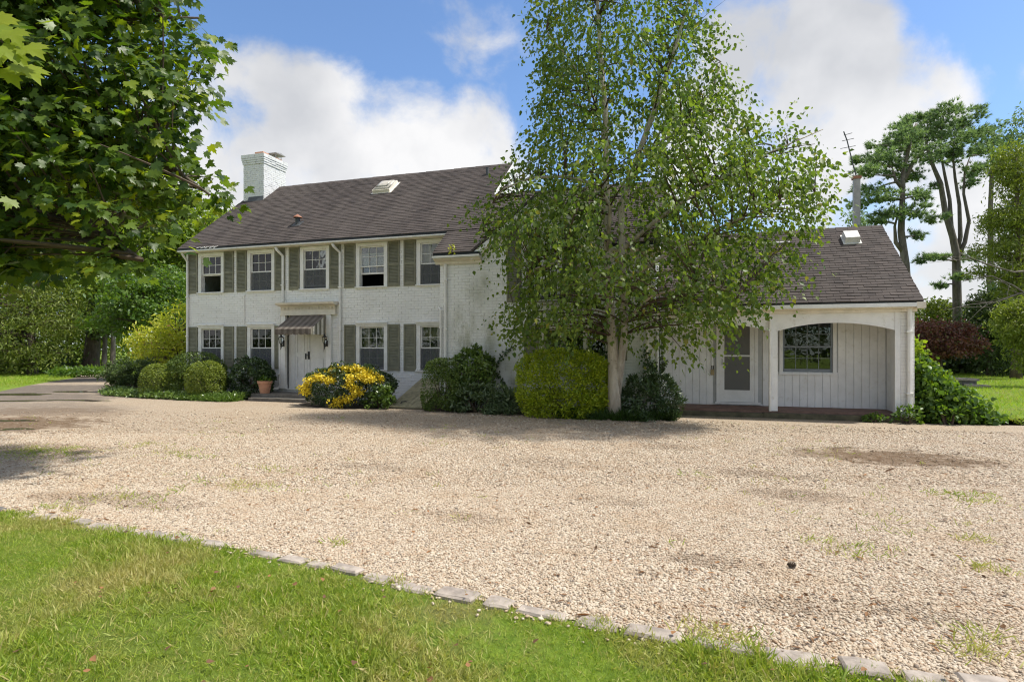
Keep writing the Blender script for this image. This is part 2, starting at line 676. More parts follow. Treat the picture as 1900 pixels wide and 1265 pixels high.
def thing(name, loc, label, cat, group=None):
    o = bpy.data.objects.new(name, None)
    o.empty_display_size = .2
    COL.objects.link(o)
    o.location = loc
    return tag(o, label, cat, group)


def structure(o):
    o['kind'] = 'structure'
    return o


def nrm(a):
    return a / np.maximum(np.linalg.norm(a, axis=1, keepdims=True), 1e-9)


# leaf shapes: points (x across, y along, z up), faces
LEAF2 = ([(0, 0, 0), (.30, .45, .10), (0, 1, 0), (-.30, .45, .10)], [(0, 1, 2), (0, 2, 3)])
BIRCH = ([(0, 0, 0), (.30, .16, .06), (.36, .42, .08), (0, 1, -.06), (-.36, .42, .08), (-.30, .16, .06)], [(0, 1, 2, 3), (0, 3, 4, 5)])
LONG = ([(0, 0, 0), (.14, .35, .05), (.12, .7, .03), (0, 1, -.06), (-.12, .7, .03), (-.14, .35, .05)], [(0, 1, 2, 3), (0, 3, 4, 5)])


def _maple():
    half = [(0, 0), (.10, .02), (.30, -.10), (.33, .05), (.52, .12), (.44, .22), (.62, .44), (.48, .44), (.50, .60), (.30, .50), (.22, .55), (.24, .78), (.13, .74), (0, 1.05)]
    zf = lambda x, y: .22 * x - .30 * x * x - .22 * (y - .3) ** 2
    pts = [(x, y, zf(x, y)) for x, y in half]
    left = [(-x, y, zf(x, y)) for x, y in half[1:-1]]
    P = [(0, .30, 0)] + pts + left[::-1]
    n = len(P) - 1
    return (P, [(0, i, i % n + 1) for i in range(1, n + 1)])


MAPLE = _maple()


def _tuft(n=9, w=.085):
    P, Fc = [], []
    r = random.Random(3)
    for i in range(n):
        t = 2 * math.pi * i / n
        sp = r.uniform(.35, .95)
        d = Vector((math.cos(t) * sp, 1, math.sin(t) * sp)).normalized()
        sd = Vector((-math.sin(t), 0, math.cos(t))) * w
        b = len(P)
        P += [tuple(sd), tuple(-sd), tuple(d * r.uniform(.7, 1))]
        Fc.append((b, b + 1, b + 2))
    return (P, Fc)


TUFT = _tuft()


def leaf_mesh(name, P, D, Nn, S, shape, mat, rnd=None):
    """many leaves in one mesh: position, tip direction, normal, size"""
    P = np.asarray(P, float)
    n = len(P)
    T = nrm(np.asarray(D, float))
    B = nrm(np.cross(Nn, T) + 1e-6)
    Z = np.cross(T, B)
    sp = np.array(shape[0], float)
    K = len(sp)
    V = P[:, None, :] + S[:, None, None] * (sp[None, :, 0, None] * B[:, None] + sp[None, :, 1, None] * T[:, None] + sp[None, :, 2, None] * Z[:, None])
    V = V.reshape(-1, 3)
    fl = [len(f) for f in shape[1]]
    idx = np.concatenate([np.array(f) for f in shape[1]])
    loops = (idx[None] + (np.arange(n) * K)[:, None]).reshape(-1)
    tot = np.tile(np.array(fl), n)
    start = np.concatenate([[0], np.cumsum(tot)[:-1]])
    me = bpy.data.meshes.new(name)
    me.vertices.add(len(V))
    me.vertices.foreach_set('co', V.reshape(-1).astype(np.float32))
    me.loops.add(len(loops))
    me.loops.foreach_set('vertex_index', loops.astype(np.int32))
    me.polygons.add(len(tot))
    me.polygons.foreach_set('loop_start', start.astype(np.int32))
    try:
        me.polygons.foreach_set('loop_total', tot.astype(np.int32))
    except Exception:
        pass
    me.update(calc_edges=True)
    me.materials.append(mat)
    if rnd is None:
        rnd = RNG.random(n)
    at = me.attributes.new('rnd', 'FLOAT', 'POINT')
    at.data.foreach_set('value', np.repeat(rnd, K).astype(np.float32))
    return me


def rdir(n):
    return nrm(RNG.normal(size=(n, 3)))


def bez(a, b, sag=0, n=5, wob=0):
    a, b = Vector(a), Vector(b)
    out = []
    m = (a + b) / 2 + Vector((0, 0, sag)) + Vector((random.uniform(-wob, wob), random.uniform(-wob, wob), random.uniform(-wob, wob)))
    for i in range(n):
        t = i / (n - 1)
        out.append(a * (1 - t) ** 2 + m * 2 * t * (1 - t) + b * t * t)
    return out


def interp(tab, z):
    xs = [r[0] for r in tab]
    return [float(np.interp(z, xs, [r[i] for r in tab])) for i in range(1, len(tab[0]))]


# ------------------------------------------------------------------ ground
structure(link('ground', MB().poly([(-250, -150, 0), (250, -150, 0), (250, 350, 0), (-250, 350, 0)]).mesh('ground', M['lawn'])))

EDGE = [(-16, 4.6), (-12.5, 4.15), (-9, 3.92), (-6.4, 3.79), (-5.65, 3.77), (-4.89, 3.72), (-3.65, 3.65), (-2.56, 3.55), (-1.63, 3.39), (-.71, 3.28), (.03, 3.22), (.67, 3.20), (1.18, 3.20), (2.2, 3.22), (4, 3.4), (9, 4.2)]
BEDLINE = [(-.45, 13.55), (-.9, 13.2), (-3, 13.15), (-5.5, 12.95), (-6.45, 13.0), (-6.6, 13.3), (-7.6, 13.35), (-8.0, 12.95), (-9.5, 12.85), (-10.3, 13.2), (-10.5, 13.8), (-12.0, 13.8), (-12.85, 13.8), (-13.0, 13.45), (-13.5, 13.4), (-16, 13.5), (-18.3, 13.9), (-20.5, 15.2), (-22.8, 17.6)]
drive = EDGE + [(14, 8), (12, 14.4), (6.35, 14.2), (4.7, 13.95), (4.5, 14.0), (-.45, 14.0)] + BEDLINE + [(-31.2, 24.3), (-60, 44), (-60, 42), (-31.2, 22.0), (-26.4, 16.6), (-22.5, 12.8), (-20, 10), (-18.5, 7)]


def sheet(name, pts, z, mat):
    bm = bmesh.new()
    f = bm.faces.new([bm.verts.new((x, y, z)) for x, y in pts])
    bmesh.ops.triangulate(bm, faces=[f])
    for q in bm.faces:
        if q.normal.z < 0:
            q.normal_flip()
    me = bpy.data.meshes.new(name)
    bm.to_mesh(me)
    bm.free()
    me.materials.append(mat)
    return structure(link(name, me))


sheet('gravel_driveway', drive, .006, M['gravel'])
sheet('planting_bed', BEDLINE + [(-22, 19.5), (-16.8, 16.5), (-16.45, 14.9), (-6.6, 14.9), (-.7, 14.2)], .012, M['soil'])


def m_water():
    t = NT('puddle_water')
    return t.done(t.bsdf((.10, .085, .065), .06, t.bump(t.noise(3, 2), .05, .01), .9))


M['water'] = m_water()


def puddle(px, py, rx, ry, label):
    cx, cy = G(px, py)
    ph = random.uniform(0, 6)
    pts = []
    for i in range(26):
        t = 2 * math.pi * i / 26
        k = 1 + .22 * math.sin(2 * t + ph) + .15 * math.sin(5 * t + 2 * ph) + random.uniform(-.06, .06)
        pts.append((cx + rx * k * math.cos(t) * CO - ry * k * math.sin(t) * SI, cy + rx * k * math.cos(t) * SI + ry * k * math.sin(t) * CO))
    sheet('puddle', pts, .011, M['water'])


for a in [(12, 781, .55, .20, ''), (8, 797, .45, .20, ''), (40, 732, .9, .5, ''), (35, 744, .8, .22, ''), (145, 743, .9, .16, ''), (135, 727, .8, .3, ''), (180, 745, .4, .1, '')]:
    puddle(*a)


# ------------------------------------------------------------------ house
house = thing('house', (-6, 18, 0), 'large white painted brick house with dark shingled roofs and an arched porch wing', 'house')
YA, YB, YP = 15.1, 14.05, 14.1            # main front wall, projecting middle wing, porch front
PITCH = .795
ZE, YE = 4.88, 14.86                       # main eave
YR = 18.55
ZR = ZE + PITCH * (YR - YE)
plane_z = lambda y: ZE + PITCH * (y - YE)
XL, XM, XR = -16.3, -5.95, 4.42
XB0, XB1 = -6.48, -.88
BRICKS = []                                # every brick: 8 corners, material key, distance to the camera


def wall_grid(mb, x0, x1, z0, z1, opens, y, th=.26):
    xs = sorted({x0, x1, *[v for o in opens for v in o[:2]]})
    zs = sorted({z0, z1, *[v for o in opens for v in o[2:]]})
    inside = lambda cx, cz: any(o[0] < cx < o[1] and o[2] < cz < o[3] for o in opens)
    for i in range(len(xs) - 1):
        for j in range(len(zs) - 1):
            if inside((xs[i] + xs[i + 1]) / 2, (zs[j] + zs[j + 1]) / 2):
                continue
            mb.poly([(xs[i], y, zs[j]), (xs[i + 1], y, zs[j]), (xs[i + 1], y, zs[j + 1]), (xs[i], y, zs[j + 1])])
            mb.poly([(xs[i], y + th, zs[j]), (xs[i], y + th, zs[j + 1]), (xs[i + 1], y + th, zs[j + 1]), (xs[i + 1], y + th, zs[j])])
    for a, b, c, d in opens:
        mb.poly([(a, y, c), (a, y, d), (a, y + th, d), (a, y + th, c)])
        mb.poly([(b, y, c), (b, y + th, c), (b, y + th, d), (b, y, d)])
        mb.poly([(a, y, c), (a, y + th, c), (b, y + th, c), (b, y, c)])
        mb.poly([(a, y, d), (b, y, d), (b, y + th, d), (a, y + th, d)])


def lay_bricks(org, U, N, length, z0, z1, opens, mat, cover=lambda u, z: True, bl=.205, bh=.0665, j=.0084):
    """courses of bricks standing a little proud of the wall; opens are (u0, u1, z0, z1)"""
    org, U, N = Vector(org), Vector(U), Vector(N)
    rows = int((z1 - z0) / (bh + j))
    for r in range(rows):
        z = z0 + r * (bh + j)
        u = -random.uniform(0, .01) - (bl * .5 if r % 2 else 0)
        while u < length:
            a, b = max(0, u), min(length, u + bl)
            u += bl + j
            if b - a < .035:
                continue
            segs = [(a, b)]
            for o in opens:
                if o[3] <= z + .01 or o[2] >= z + bh - .01:
                    continue
                nx = []
                for p, q in segs:
                    if o[1] <= p or o[0] >= q:
                        nx.append((p, q))
                    else:
                        if o[0] - p > .03:
                            nx.append((p, o[0]))
                        if q - o[1] > .03:
                            nx.append((o[1], q))
                segs = nx
            for p, q in segs:
                if not (cover(p, z + bh) and cover(q, z + bh)):
                    continue
                pr = .009 + random.uniform(-.005, .006)
                dz = random.uniform(-.002, .002)
                c = []
                for zz in (z + dz, z + dz + bh):
                    for uu, k in ((p, pr), (q, pr + random.uniform(-.002, .002)), (q, -.004), (p, -.004)):
                        v = org + U * uu + N * k
                        c.append((v.x, v.y, zz))
                d = math.dist(((c[0][0] + c[1][0]) / 2, c[0][1], z), (0, 0, EYE))
                BRICKS.append((c, mat, d))


# openings of the main front
WC = [-15.25, -13.24, -11.21, -9.20, -7.18]
OW = .53
up_op = [(c - OW, c + OW, 3.41, 4.72) for c in WC]
lo_op = [(c - OW, c + OW, .93, 2.31) for i, c in enumerate(WC) if i != 2]
door_op = (-12.36, -10.62, .30, 2.59)
mb = MB()
opsA = up_op + lo_op + [door_op]
wall_grid(mb, XL, XB0 + .1, 0, 4.80, opsA, YA)
core = part('wall', mb, M['mortar'], house)
lay_bricks((XL, YA, 0), (1, 0, 0), (0, -1, 0), XB0 + .02 - XL, .02, 4.78, [(a - XL, b - XL, c, d) for a, b, c, d in opsA], 'brick')
# middle wing front with its gable
GX0, GX1, GPX, GPZ, GEZ = -5.53, -1.85, -3.69, 5.40, 4.02
gw = (-4.20, -3.15, 2.76, 4.76)
tw = (-3.72, -1.96, 1.40, 2.14)
mb = MB()
wall_grid(mb, XB0, XB1, 0, 4.0, [(gw[0], gw[1], gw[2], 4.0), tw], YB)
for s in ((GX0, 4.0), (GX1, 4.0)):
    pass
mb.poly([(GX0, YB, 4.0), (gw[0], YB, 4.0), (gw[0], YB, 4.0 + (gw[0] - GX0) * (GPZ - 4.0) / (GPX - GX0))])
mb.poly([(gw[1], YB, 4.0), (GX1, YB, 4.0), (gw[1], YB, 4.0 + (GX1 - gw[1]) * (GPZ - 4.0) / (GX1 - GPX))])
zl = 4.0 + (gw[0] - GX0) * (GPZ - 4.0) / (GPX - GX0)
zr_ = 4.0 + (GX1 - gw[1]) * (GPZ - 4.0) / (GX1 - GPX)
mb.poly([(gw[0], YB, 4.76), (gw[1], YB, 4.76), (gw[1], YB, zr_), (GPX, YB, GPZ), (gw[0], YB, zl)])
for x in gw[:2]:
    mb.poly([(x, YB, 4.0), (x, YB + .26, 4.0), (x, YB + .26, 4.76), (x, YB, 4.76)])
# return walls
mb.poly([(XB0, YB, 0), (XB0, YB, 4.0), (XB0, YA + .3, 4.6), (XB0, YA + .3, 0)])
mb.poly([(XB1, YB, 0), (XB1, 16.9, 0), (XB1, 16.9, 6.2), (XB1, YB, 4.0)])
mb.poly([(XB1, 16.9, 0), (XB1, 20, 0), (XB1, 20, 4), (XB1, 16.9, 6.2)])
part('wall', mb, M['mortar'], house, label='mortar bed of the projecting middle wing')
gab = lambda u, z: z < 3.97 or (GX0 + XB0 * 0 - XB0 < 99 and (lambda x: z < min(4.0 + (x - GX0) * (GPZ - 4.0) / (GPX - GX0), 4.0 + (GX1 - x) * (GPZ - 4.0) / (GX1 - GPX)))(XB0 + u))
lay_bricks((XB0, YB, 0), (1, 0, 0), (0, -1, 0), XB1 - XB0, .02, 5.38, [(a - XB0, b - XB0, c, d) for a, b, c, d in (gw, tw)], 'brick_stained', gab)
# right end of the main block above the middle roof, the far and hidden sides
mb = MB()
mb.poly([(XM, YA, 4.6), (XM, 22.0, 4.6), (XM, YR, ZR - .12)])
mb.poly([(XM, YA, 0), (XM, 22.0, 0), (XM, 22.0, 4.6), (XM, YA, 4.6)])
mb.poly([(XL, YA, 0), (XL, YA, 4.6), (XL, YR, ZR - .12), (XL, 22.0, 4.6), (XL, 22.0, 0)])
mb.poly([(XL, 22.0, 0), (XM, 22.0, 0), (XM, 22.0, 4.8), (XL, 22.0, 4.8)])
mb.poly([(XM, 20, 0), (XB1, 20, 0), (XB1, 20, 4), (XM, 20, 4)])
mb.poly([(XB1, 19.2, 0), (XR, 19.2, 0), (XR, 19.2, 2.5), (XB1, 19.2, 2.5)])
mb.poly([(XR, 14.25, 0), (XR, 14.25, 2.5), (XR, 16.64, 4.5), (XR, 19.2, 2.5), (XR, 19.2, 0)])
part('wall', mb, M['brick'], house, label='end walls and rear walls')
# upstairs floor and porch wing backing keep the rooms dark
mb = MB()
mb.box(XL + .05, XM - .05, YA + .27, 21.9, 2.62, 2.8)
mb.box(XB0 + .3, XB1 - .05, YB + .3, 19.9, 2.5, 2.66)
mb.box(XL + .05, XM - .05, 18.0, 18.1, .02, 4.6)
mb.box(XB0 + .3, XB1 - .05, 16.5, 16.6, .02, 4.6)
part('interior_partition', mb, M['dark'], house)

# gable wall above the catslide eave on the right end of the main block
lay_bricks((XM, 15.6, 0), (0, 1, 0), (1, 0, 0), 6.3, 5.3, 7.6, [], 'brick', lambda u, z: z < plane_z(15.6 + u) - .25 and z < plane_z(2 * YR - 15.6 - u) - .25)

# ---- roofs
SHINGLES = []


def slope(x0, x1, ylo, yhi, zlo, pitch, wid=.27, ex=.112, keep=lambda x, y: True):
    """shingle courses on a front slope"""
    L = math.hypot(1, pitch)
    S = Vector((0, 1, pitch)) / L
    Nn = Vector((0, -pitch, 1)) / L
    total = (yhi - ylo) * L
    n = int(total / ex)
    for r in range(n + 1):
        s0 = r * ex
        s1 = min(total, s0 + ex + .03)
        x = x0 - (wid * .5 if r % 2 else 0) - random.uniform(0, .06)
        while x < x1:
            a, b = max(x0, x + .003), min(x1, x + wid - .003)
            x += wid
            if b - a < .02 or not keep((a + b) / 2, ylo + s0 / L):
                continue
            lift = .016 + random.uniform(-.003, .005)
            sag = random.uniform(-.005, .005)
            o = Vector((0, ylo, zlo))
            c = []
            for k0, k1 in ((.001, .001), (lift, .004)):
                for xx, ss, kk in ((a, s0 + sag, k0), (b, s0 + sag, k0), (b, s1, k1), (a, s1, k1)):
                    v = o + S * ss + Nn * kk
                    c.append((xx, v.y, v.z))
            d = math.dist(((a + b) / 2, c[0][1], c[0][2]), (0, 0, EYE))
            SHINGLES.append((c, d))


def slab(mb, x0, x1, y0, y1, z0, z1, th=.09):
    mb.quadbox([(x0, y0, z0 - th), (x1, y0, z0 - th), (x1, y1, z1 - th), (x0, y1, z1 - th), (x0, y0, z0), (x1, y0, z0), (x1, y1, z1), (x0, y1, z1)])


XRL, XRR = XL - .1, XM + .06
YC = 13.87
roof = MB()
slab(roof, XRL, XRR, YE, YR, ZE, ZR)
slab(roof, XRL, XRR, YR, 2 * YR - YE, ZR, ZE)
main_roof = part('roof', roof, M['roof_base'], house, label='tall main roof with brown black shingles')
roof = MB()
CL, CR = XB0 - .13, XB1 + .12
slab(roof, CL, GX0 + .1, YC, YE - .002, plane_z(YC), plane_z(YE - .002))
slab(roof, XRR + .002, GX0 + .1, YE, 16.6, plane_z(YE), plane_z(16.6))
slab(roof, GX0 + .102, GX1 - .102, YB + .28, 16.6, plane_z(YB + .28), plane_z(16.6))
slab(roof, GX1 - .1, CR, YC, 16.6, plane_z(YC), plane_z(16.6))
slab(roof, XRR + .002, CR, 16.602, 20.0, plane_z(16.6), plane_z(16.6) - PITCH * 3.4)
mid_roof = part('roof', roof, M['roof_base'], house, label='lower roof sweeping down over the middle wing')
roof = MB()
for s, xe in ((1, GX0 - .03), (-1, GX1 + .03)):
    roof.prism([(xe, YC - .02, GEZ + .06), (GPX, YC - .02, GPZ + .1), (GPX, 15.62, GPZ + .1)], (0, 0, -.07))
part('roof', roof, M['shingle'], house, label='small gable roof over the tall window')
PPITCH = .757
PE_Y, PE_Z, PR_Y = 13.9, 2.575, 16.64
PR_Z = PE_Z + PPITCH * (PR_Y - PE_Y)
PX0, PX1 = XB1 + .02, XR + .1
roof = MB()
slab(roof, PX0, PX1, PE_Y, PR_Y, PE_Z, PR_Z)
slab(roof, PX0, PX1, PR_Y + .002, 2 * PR_Y - PE_Y, PR_Z, PE_Z)
porch_roof = part('roof', roof, M['roof_base'], house, label='low roof of the porch wing')
slope(XRL, XRR, YE - .03, YR, ZE - .03 * PITCH + .002, PITCH)
slope(CL, GX0 + .05, YC - .03, YE - .035, plane_z(YC - .03) + .002, PITCH)
slope(XRR + .004, GX0 + .05, YE - .02, 16.6, plane_z(YE - .02) + .002, PITCH)
slope(GX1 - .05, CR, YC - .03, 16.6, plane_z(YC - .03) + .002, PITCH)
slope(GX0 + .05, GX1 - .05, 14.4, 16.6, plane_z(14.4) + .002, PITCH, keep=lambda x, y: plane_z(y) > GPZ + .15 - abs(x - GPX) * .75)
n0 = len(SHINGLES)
slope(PX0, PX1, PE_Y - .03, PR_Y, PE_Z - .03 * PPITCH + .002, PPITCH)
# the 300 nearest shingles stand alone, the rest are one part
order = sorted(range(n0, len(SHINGLES)), key=lambda i: SHINGLES[i][1])
single = set(order[:300])
rest = [MB(), MB()]
cache = {}
for i, (c, d) in enumerate(SHINGLES):
    if i in single:
        o = link('shingle', MB().quadbox(c).mesh('shingle', M['shingle']), porch_roof)
    else:
        rest[1 if i >= n0 else 0].quadbox(c)
part('shingles', rest[0], M['shingle'], main_roof, stuff=True)
part('shingles', rest[1], M['shingle'], porch_roof, stuff=True)
# ridge caps
mb = MB()
x = XRL
while x < XRR - .05:
    e = min(x + .27, XRR)
    dz = random.uniform(0, .012)
    mb.prism([(x, YR - .15, ZR - .11 + dz), (x, YR, ZR + .025 + dz), (x, YR + .15, ZR - .11 + dz), (x, YR, ZR - .02)], (e - x, 0, -.006))
    x = e
part('ridge_cap', mb, M['shingle'], main_roof)
mb = MB()
x = PX0
while x < PX1 - .05:
    e = min(x + .27, PX1)
    dz = random.uniform(0, .01)
    mb.prism([(x, PR_Y - .14, PR_Z - .09 + dz), (x, PR_Y, PR_Z + .025 + dz), (x, PR_Y + .14, PR_Z - .09 + dz), (x, PR_Y, PR_Z - .02)], (e - x, 0, -.006))
    x = e
part('ridge_cap', mb, M['shingle'], porch_roof)

# ---- eaves: black strip, white gutter, cornice
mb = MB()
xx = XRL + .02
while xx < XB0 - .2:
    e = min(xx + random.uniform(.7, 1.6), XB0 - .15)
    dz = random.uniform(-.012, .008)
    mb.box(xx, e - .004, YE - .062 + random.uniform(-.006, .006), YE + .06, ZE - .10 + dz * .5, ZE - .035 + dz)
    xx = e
part('eave_strip', mb, M['black'], house)
mb = MB()
mb.box(XRL + .04, XB0 - .1, YE - .095, YE - .068, ZE - .135, ZE - .098)
mb.box(XRL + .04, XB0 - .1, YE - .067, YA - .03, ZE - .14, ZE - .112)
part('gutter', mb, M['trim'], house)
mb = MB()
mb.box(XL - .03, XB0 - .02, YE + .03, YA - .05, ZE - .152, ZE - .1405)
part('cornice', mb, M['cream'], house)
# flaked foil on the left end of the gutter
mb = MB()
for k in range(5):
    x = -15.55 + k * .18
    mb.quadbox([(x, YE - .09, ZE - .06 - .01 * k), (x + .15, YE - .09, ZE - .03 - .02 * (k % 2)), (x + .15, YE - .05, ZE - .02), (x, YE - .05, ZE - .04), (x, YE - .085, ZE - .045), (x + .15, YE - .085, ZE - .015), (x + .15, YE - .05, ZE - .005), (x, YE - .05, ZE - .02)])
part('peeling_flashing', mb, M['vent'], house)
# middle wing eaves
ZC = plane_z(YC)
for a, b in ((CL + .02, GX0 + .25), (GX1 - .05, CR - .02)):
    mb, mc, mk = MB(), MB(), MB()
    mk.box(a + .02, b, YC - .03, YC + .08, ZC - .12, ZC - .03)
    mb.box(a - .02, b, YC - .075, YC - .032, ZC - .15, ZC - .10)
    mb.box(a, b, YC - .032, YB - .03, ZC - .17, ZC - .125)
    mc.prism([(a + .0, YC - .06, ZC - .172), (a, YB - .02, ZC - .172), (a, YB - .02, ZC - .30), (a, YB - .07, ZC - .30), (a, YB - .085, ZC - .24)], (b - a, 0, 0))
    part('eave_strip', mk, M['black'], house)
    part('gutter', mb, M['trim'], house)
    part('cornice', mc, M['cream'], house)
# rake boards on the small gable and on the main block's right end
mb = MB()
for xe, s in ((GX0 - .02, 1), (GX1 + .02, -1)):
    p = [(xe, YC, GEZ - .03), (GPX, YC, GPZ + .02), (GPX, YC, GPZ - .13), (xe + s * .02, YC, GEZ - .17)]
    mb.prism(p, (0, .05, 0))
    p = [(xe + s * .03, YC + .05, GEZ - .08), (GPX, YC + .05, GPZ - .05), (GPX, YC + .05, GPZ - .18), (xe + s * .12, YC + .05, GEZ - .15)]
    mb.prism(p, (0, YB - .022 - YC - .05, 0))
for y0, y1 in ((YE, YR), (2 * YR - YE, YR)):
    mb.prism([(XRR, y0, ZE - .02), (XRR, y1, ZR - .02), (XRR, y1, ZR - .17), (XRR, y0, ZE - .17)], (.025, 0, 0))
part('rake_board', mb, M['trim'], house)


# ---- windows
PANES = {}


def pane_mesh(w, h):
    k = (round(w, 3), round(h, 3))
    if k not in PANES:
        PANES[k] = MB().box(-w / 2, w / 2, -.002, .002, -h / 2, h / 2).mesh('pane', M['glass'])
    return PANES[k]


def sash(win, x0, x1, z0, z1, y, cols, rows, name='sash', mat='trim', rail=.035, bot=None, bar=.014):
    mb = MB()
    bot = bot or rail
    mb.box(x0, x0 + rail, y, y + .035, z0, z1)
    mb.box(x1 - rail, x1, y, y + .035, z0, z1)
    mb.box(x0 + rail, x1 - rail, y + .001, y + .034, z0, z0 + bot)
    mb.box(x0 + rail, x1 - rail, y + .001, y + .034, z1 - rail, z1)
    gx0, gx1, gz0, gz1 = x0 + rail, x1 - rail, z0 + bot, z1 - rail
    pw, ph = (gx1 - gx0) / cols, (gz1 - gz0) / rows
    for i in range(1, cols):
        mb.box(gx0 + i * pw - bar / 2, gx0 + i * pw + bar / 2, y + .004, y + .03, gz0, gz1)
    for j in range(1, rows):
        for i in range(cols):
            a = gx0 + i * pw + (bar / 2 if i else 0)
            b = gx0 + (i + 1) * pw - (bar / 2 if i < cols - 1 else 0)
            mb.box(a, b, y + .005, y + .029, gz0 + j * ph - bar / 2, gz0 + j * ph + bar / 2)
    s = part(name, mb, M[mat], win)
    for i in range(cols):
        for j in range(rows):
            link('pane', pane_mesh(pw - bar, ph - bar), win, (gx0 + (i + .5) * pw, y + .017, gz0 + (j + .5) * ph))
    return s


def window(c, z0, z1, y, open_=0, screen=True, hood=False, half=OW, cut=None):
    """double-hung window of six over six panes in a wide casing"""
    mb = MB()
    x0, x1 = c - half, c + half
    y0 = y - .025
    t = .115
    zt = z1
    mb.box(x0 + .004, x0 + t, y0, y + .14, z0 + .005, zt - .004)
    mb.box(x1 - t, x1 - .004, y0, y + .14, z0 + .005, zt - .004)
    mb.box(x0 + t, x1 - t, y0 + .002, y + .14, zt - .10, zt - .004)
    if hood:
        mb.box(x0 - .02, x1 + .02, y - .055, y - .027, zt - .05, zt + .0)
        mb.box(x0 + .0, x1 - .0, y - .09, y - .0, zt + .002, zt + .03)
    w = part('window', mb, M['trim'], house)
    part('sill', MB().box(x0 - .02, x1 + .02, y - .075, y + .12, z0 - .035, z0 + .0), M['trim'], w)
    gx0, gx1 = x0 + t + .002, x1 - t - .002
    gz0, gz1 = z0 + .002, zt - .102
    mid = (gz0 + gz1) / 2
    sash(w, gx0, gx1, mid - .015, gz1, y + .035, 3, 2)
    lift = open_ * (mid - gz0)
    sash(w, gx0, gx1, gz0 + lift, mid + .02 + lift, y + .075, 3, 2, bot=.05)
    if screen:
        f = MB()
        f.box(gx0 + .004, gx1 - .004, y + .027, y + .029, gz0 + .004, mid - .02)
        part('insect_screen', f, M['screen'], w)
    return w


def shutter(x0, x1, z0, z1, y, mat='shutter'):
    mb = MB()
    st, rl = .045, .06
    zm = z0 + (z1 - z0) * .48
    mb.box(x0, x0 + st, y - .045, y - .014, z0, z1)
    mb.box(x1 - st, x1, y - .045, y - .014, z0, z1)
    for a, b in ((z0, z0 + rl * 1.5), (zm - rl / 2, zm + rl / 2), (z1 - rl, z1)):
        mb.box(x0 + st, x1 - st, y - .044, y - .015, a, b)
    s = part('shutter', mb, M[mat], house)
    lv = MB()
    for a, b in ((z0 + rl * 1.5, zm - rl / 2), (zm + rl / 2, z1 - rl)):
        n = int((b - a) / .042)
        h = (b - a) / n
        for i in range(n):
            z = a + i * h
            lv.quadbox([(x0 + st, y - .042, z), (x1 - st, y - .042, z), (x1 - st, y - .036, z - .001), (x0 + st, y - .036, z - .001),
                        (x0 + st, y - .024, z + h * .93), (x1 - st, y - .024, z + h * .93), (x1 - st, y - .018, z + h * .93), (x0 + st, y - .018, z + h * .93)])
    lv.box(x0 + st, x1 - st, y - .0155, y - .0125, z0 + .02, z1 - .02)
    part('louvres', lv, M[mat], s, stuff=True)
    return s


for i, c in enumerate(WC):
    window(c, 3.41, 4.72, YA, open_={0: .92, 3: .62}.get(i, .12 if i == 2 else 0), screen=i in (1, 2, 4))
    if i != 2:
        window(c, .93, 2.31, YA, hood=True)
    for z0, z1 in ((3.40, 4.575), (.91, 2.275)):
        if i == 2 and z0 < 2:
            continue
        if z0 > 3:
            z0, z1 = 3.395, 4.725
        shutter(c - .94, c - .555, z0, z1, YA)
        if i != 4:
            shutter(c + .475 + .08, c + .94, z0, z1, YA)
# tall gable window with its iron balcony
mb = MB()
y = YB
mb.box(gw[0] + .003, gw[0] + .11, y - .03, y + .16, gw[2] + .0, gw[3])
mb.box(gw[1] - .11, gw[1] - .003, y - .03, y + .16, gw[2] + .0, gw[3])
mb.box(gw[0] + .11, gw[1] - .11, y - .028, y + .16, gw[3] - .11, gw[3])
w = part('window', mb, M['trim'], house, label='tall casement window under the gable')
xm = (gw[0] + gw[1]) / 2
sash(w, gw[0] + .112, xm - .003, gw[2] + .003, gw[3] - .112, y + .06, 2, 5, name='casement', rail=.05)
sash(w, xm + .003, gw[1] - .112, gw[2] + .003, gw[3] - .112, y + .06, 2, 5, name='casement', rail=.05)
shutter(gw[0] - .40, gw[0] - .015, 2.74, 4.72, YB)
shutter(gw[1] + .015, gw[1] + .40, 2.74, 4.72, YB)
mb = MB()
bx0, bx1, by = gw[0] - .02, gw[1] + .02, YB - .30
for z in (3.50, 2.83):
    mb.tube([(bx0, YB - .01, z), (bx0, by, z), (bx1, by, z), (bx1, YB - .01, z)], .013, 6)
for k in range(13):
    x = bx0 + (bx1 - bx0) * k / 12
    mb.tube([(x, by, 2.83), (x, by, 3.50)], .009, 5)
for x in (bx0, bx1):
    for k in (1, 2):
        mb.tube([(x, by + .1 * k, 2.83), (x, by + .1 * k, 3.50)], .009, 5)
mb.box(bx0, bx1, by, YB - .012, 2.79, 2.815)
part('balcony_railing', mb, M['iron'], house)
# triple window of the middle wing
mb = MB()
for a, b in ((tw[0] + .003, tw[0] + .09), (tw[1] - .09, tw[1] - .003), (-3.19, -3.12), (-2.60, -2.53)):
    mb.box(a, b, y - .03, y + .15, tw[2] + .0, tw[3])
for a, b in ((tw[0] + .09, -3.19), (-3.12, -2.60), (-2.53, tw[1] - .09)):
    mb.box(a, b, y - .028, y + .15, tw[3] - .08, tw[3])
w = part('window', mb, M['cream'], house, label='wide three part window of the middle wing')
part('sill', MB().box(tw[0] - .03, tw[1] + .03, y - .08, y + .14, tw[2] - .04, tw[2]), M['cream'], w)
for a, b in ((tw[0] + .092, -3.192), (-3.118, -2.602), (-2.528, tw[1] - .092)):
    sash(w, a, b, tw[2] + .002, tw[3] - .082, y + .05, 1, 1, name='sash', mat='cream', rail=.03)
shutter(-4.13, -3.745, 1.27, 2.16, YB)
shutter(-1.935, -1.55, 1.27, 2.16, YB)

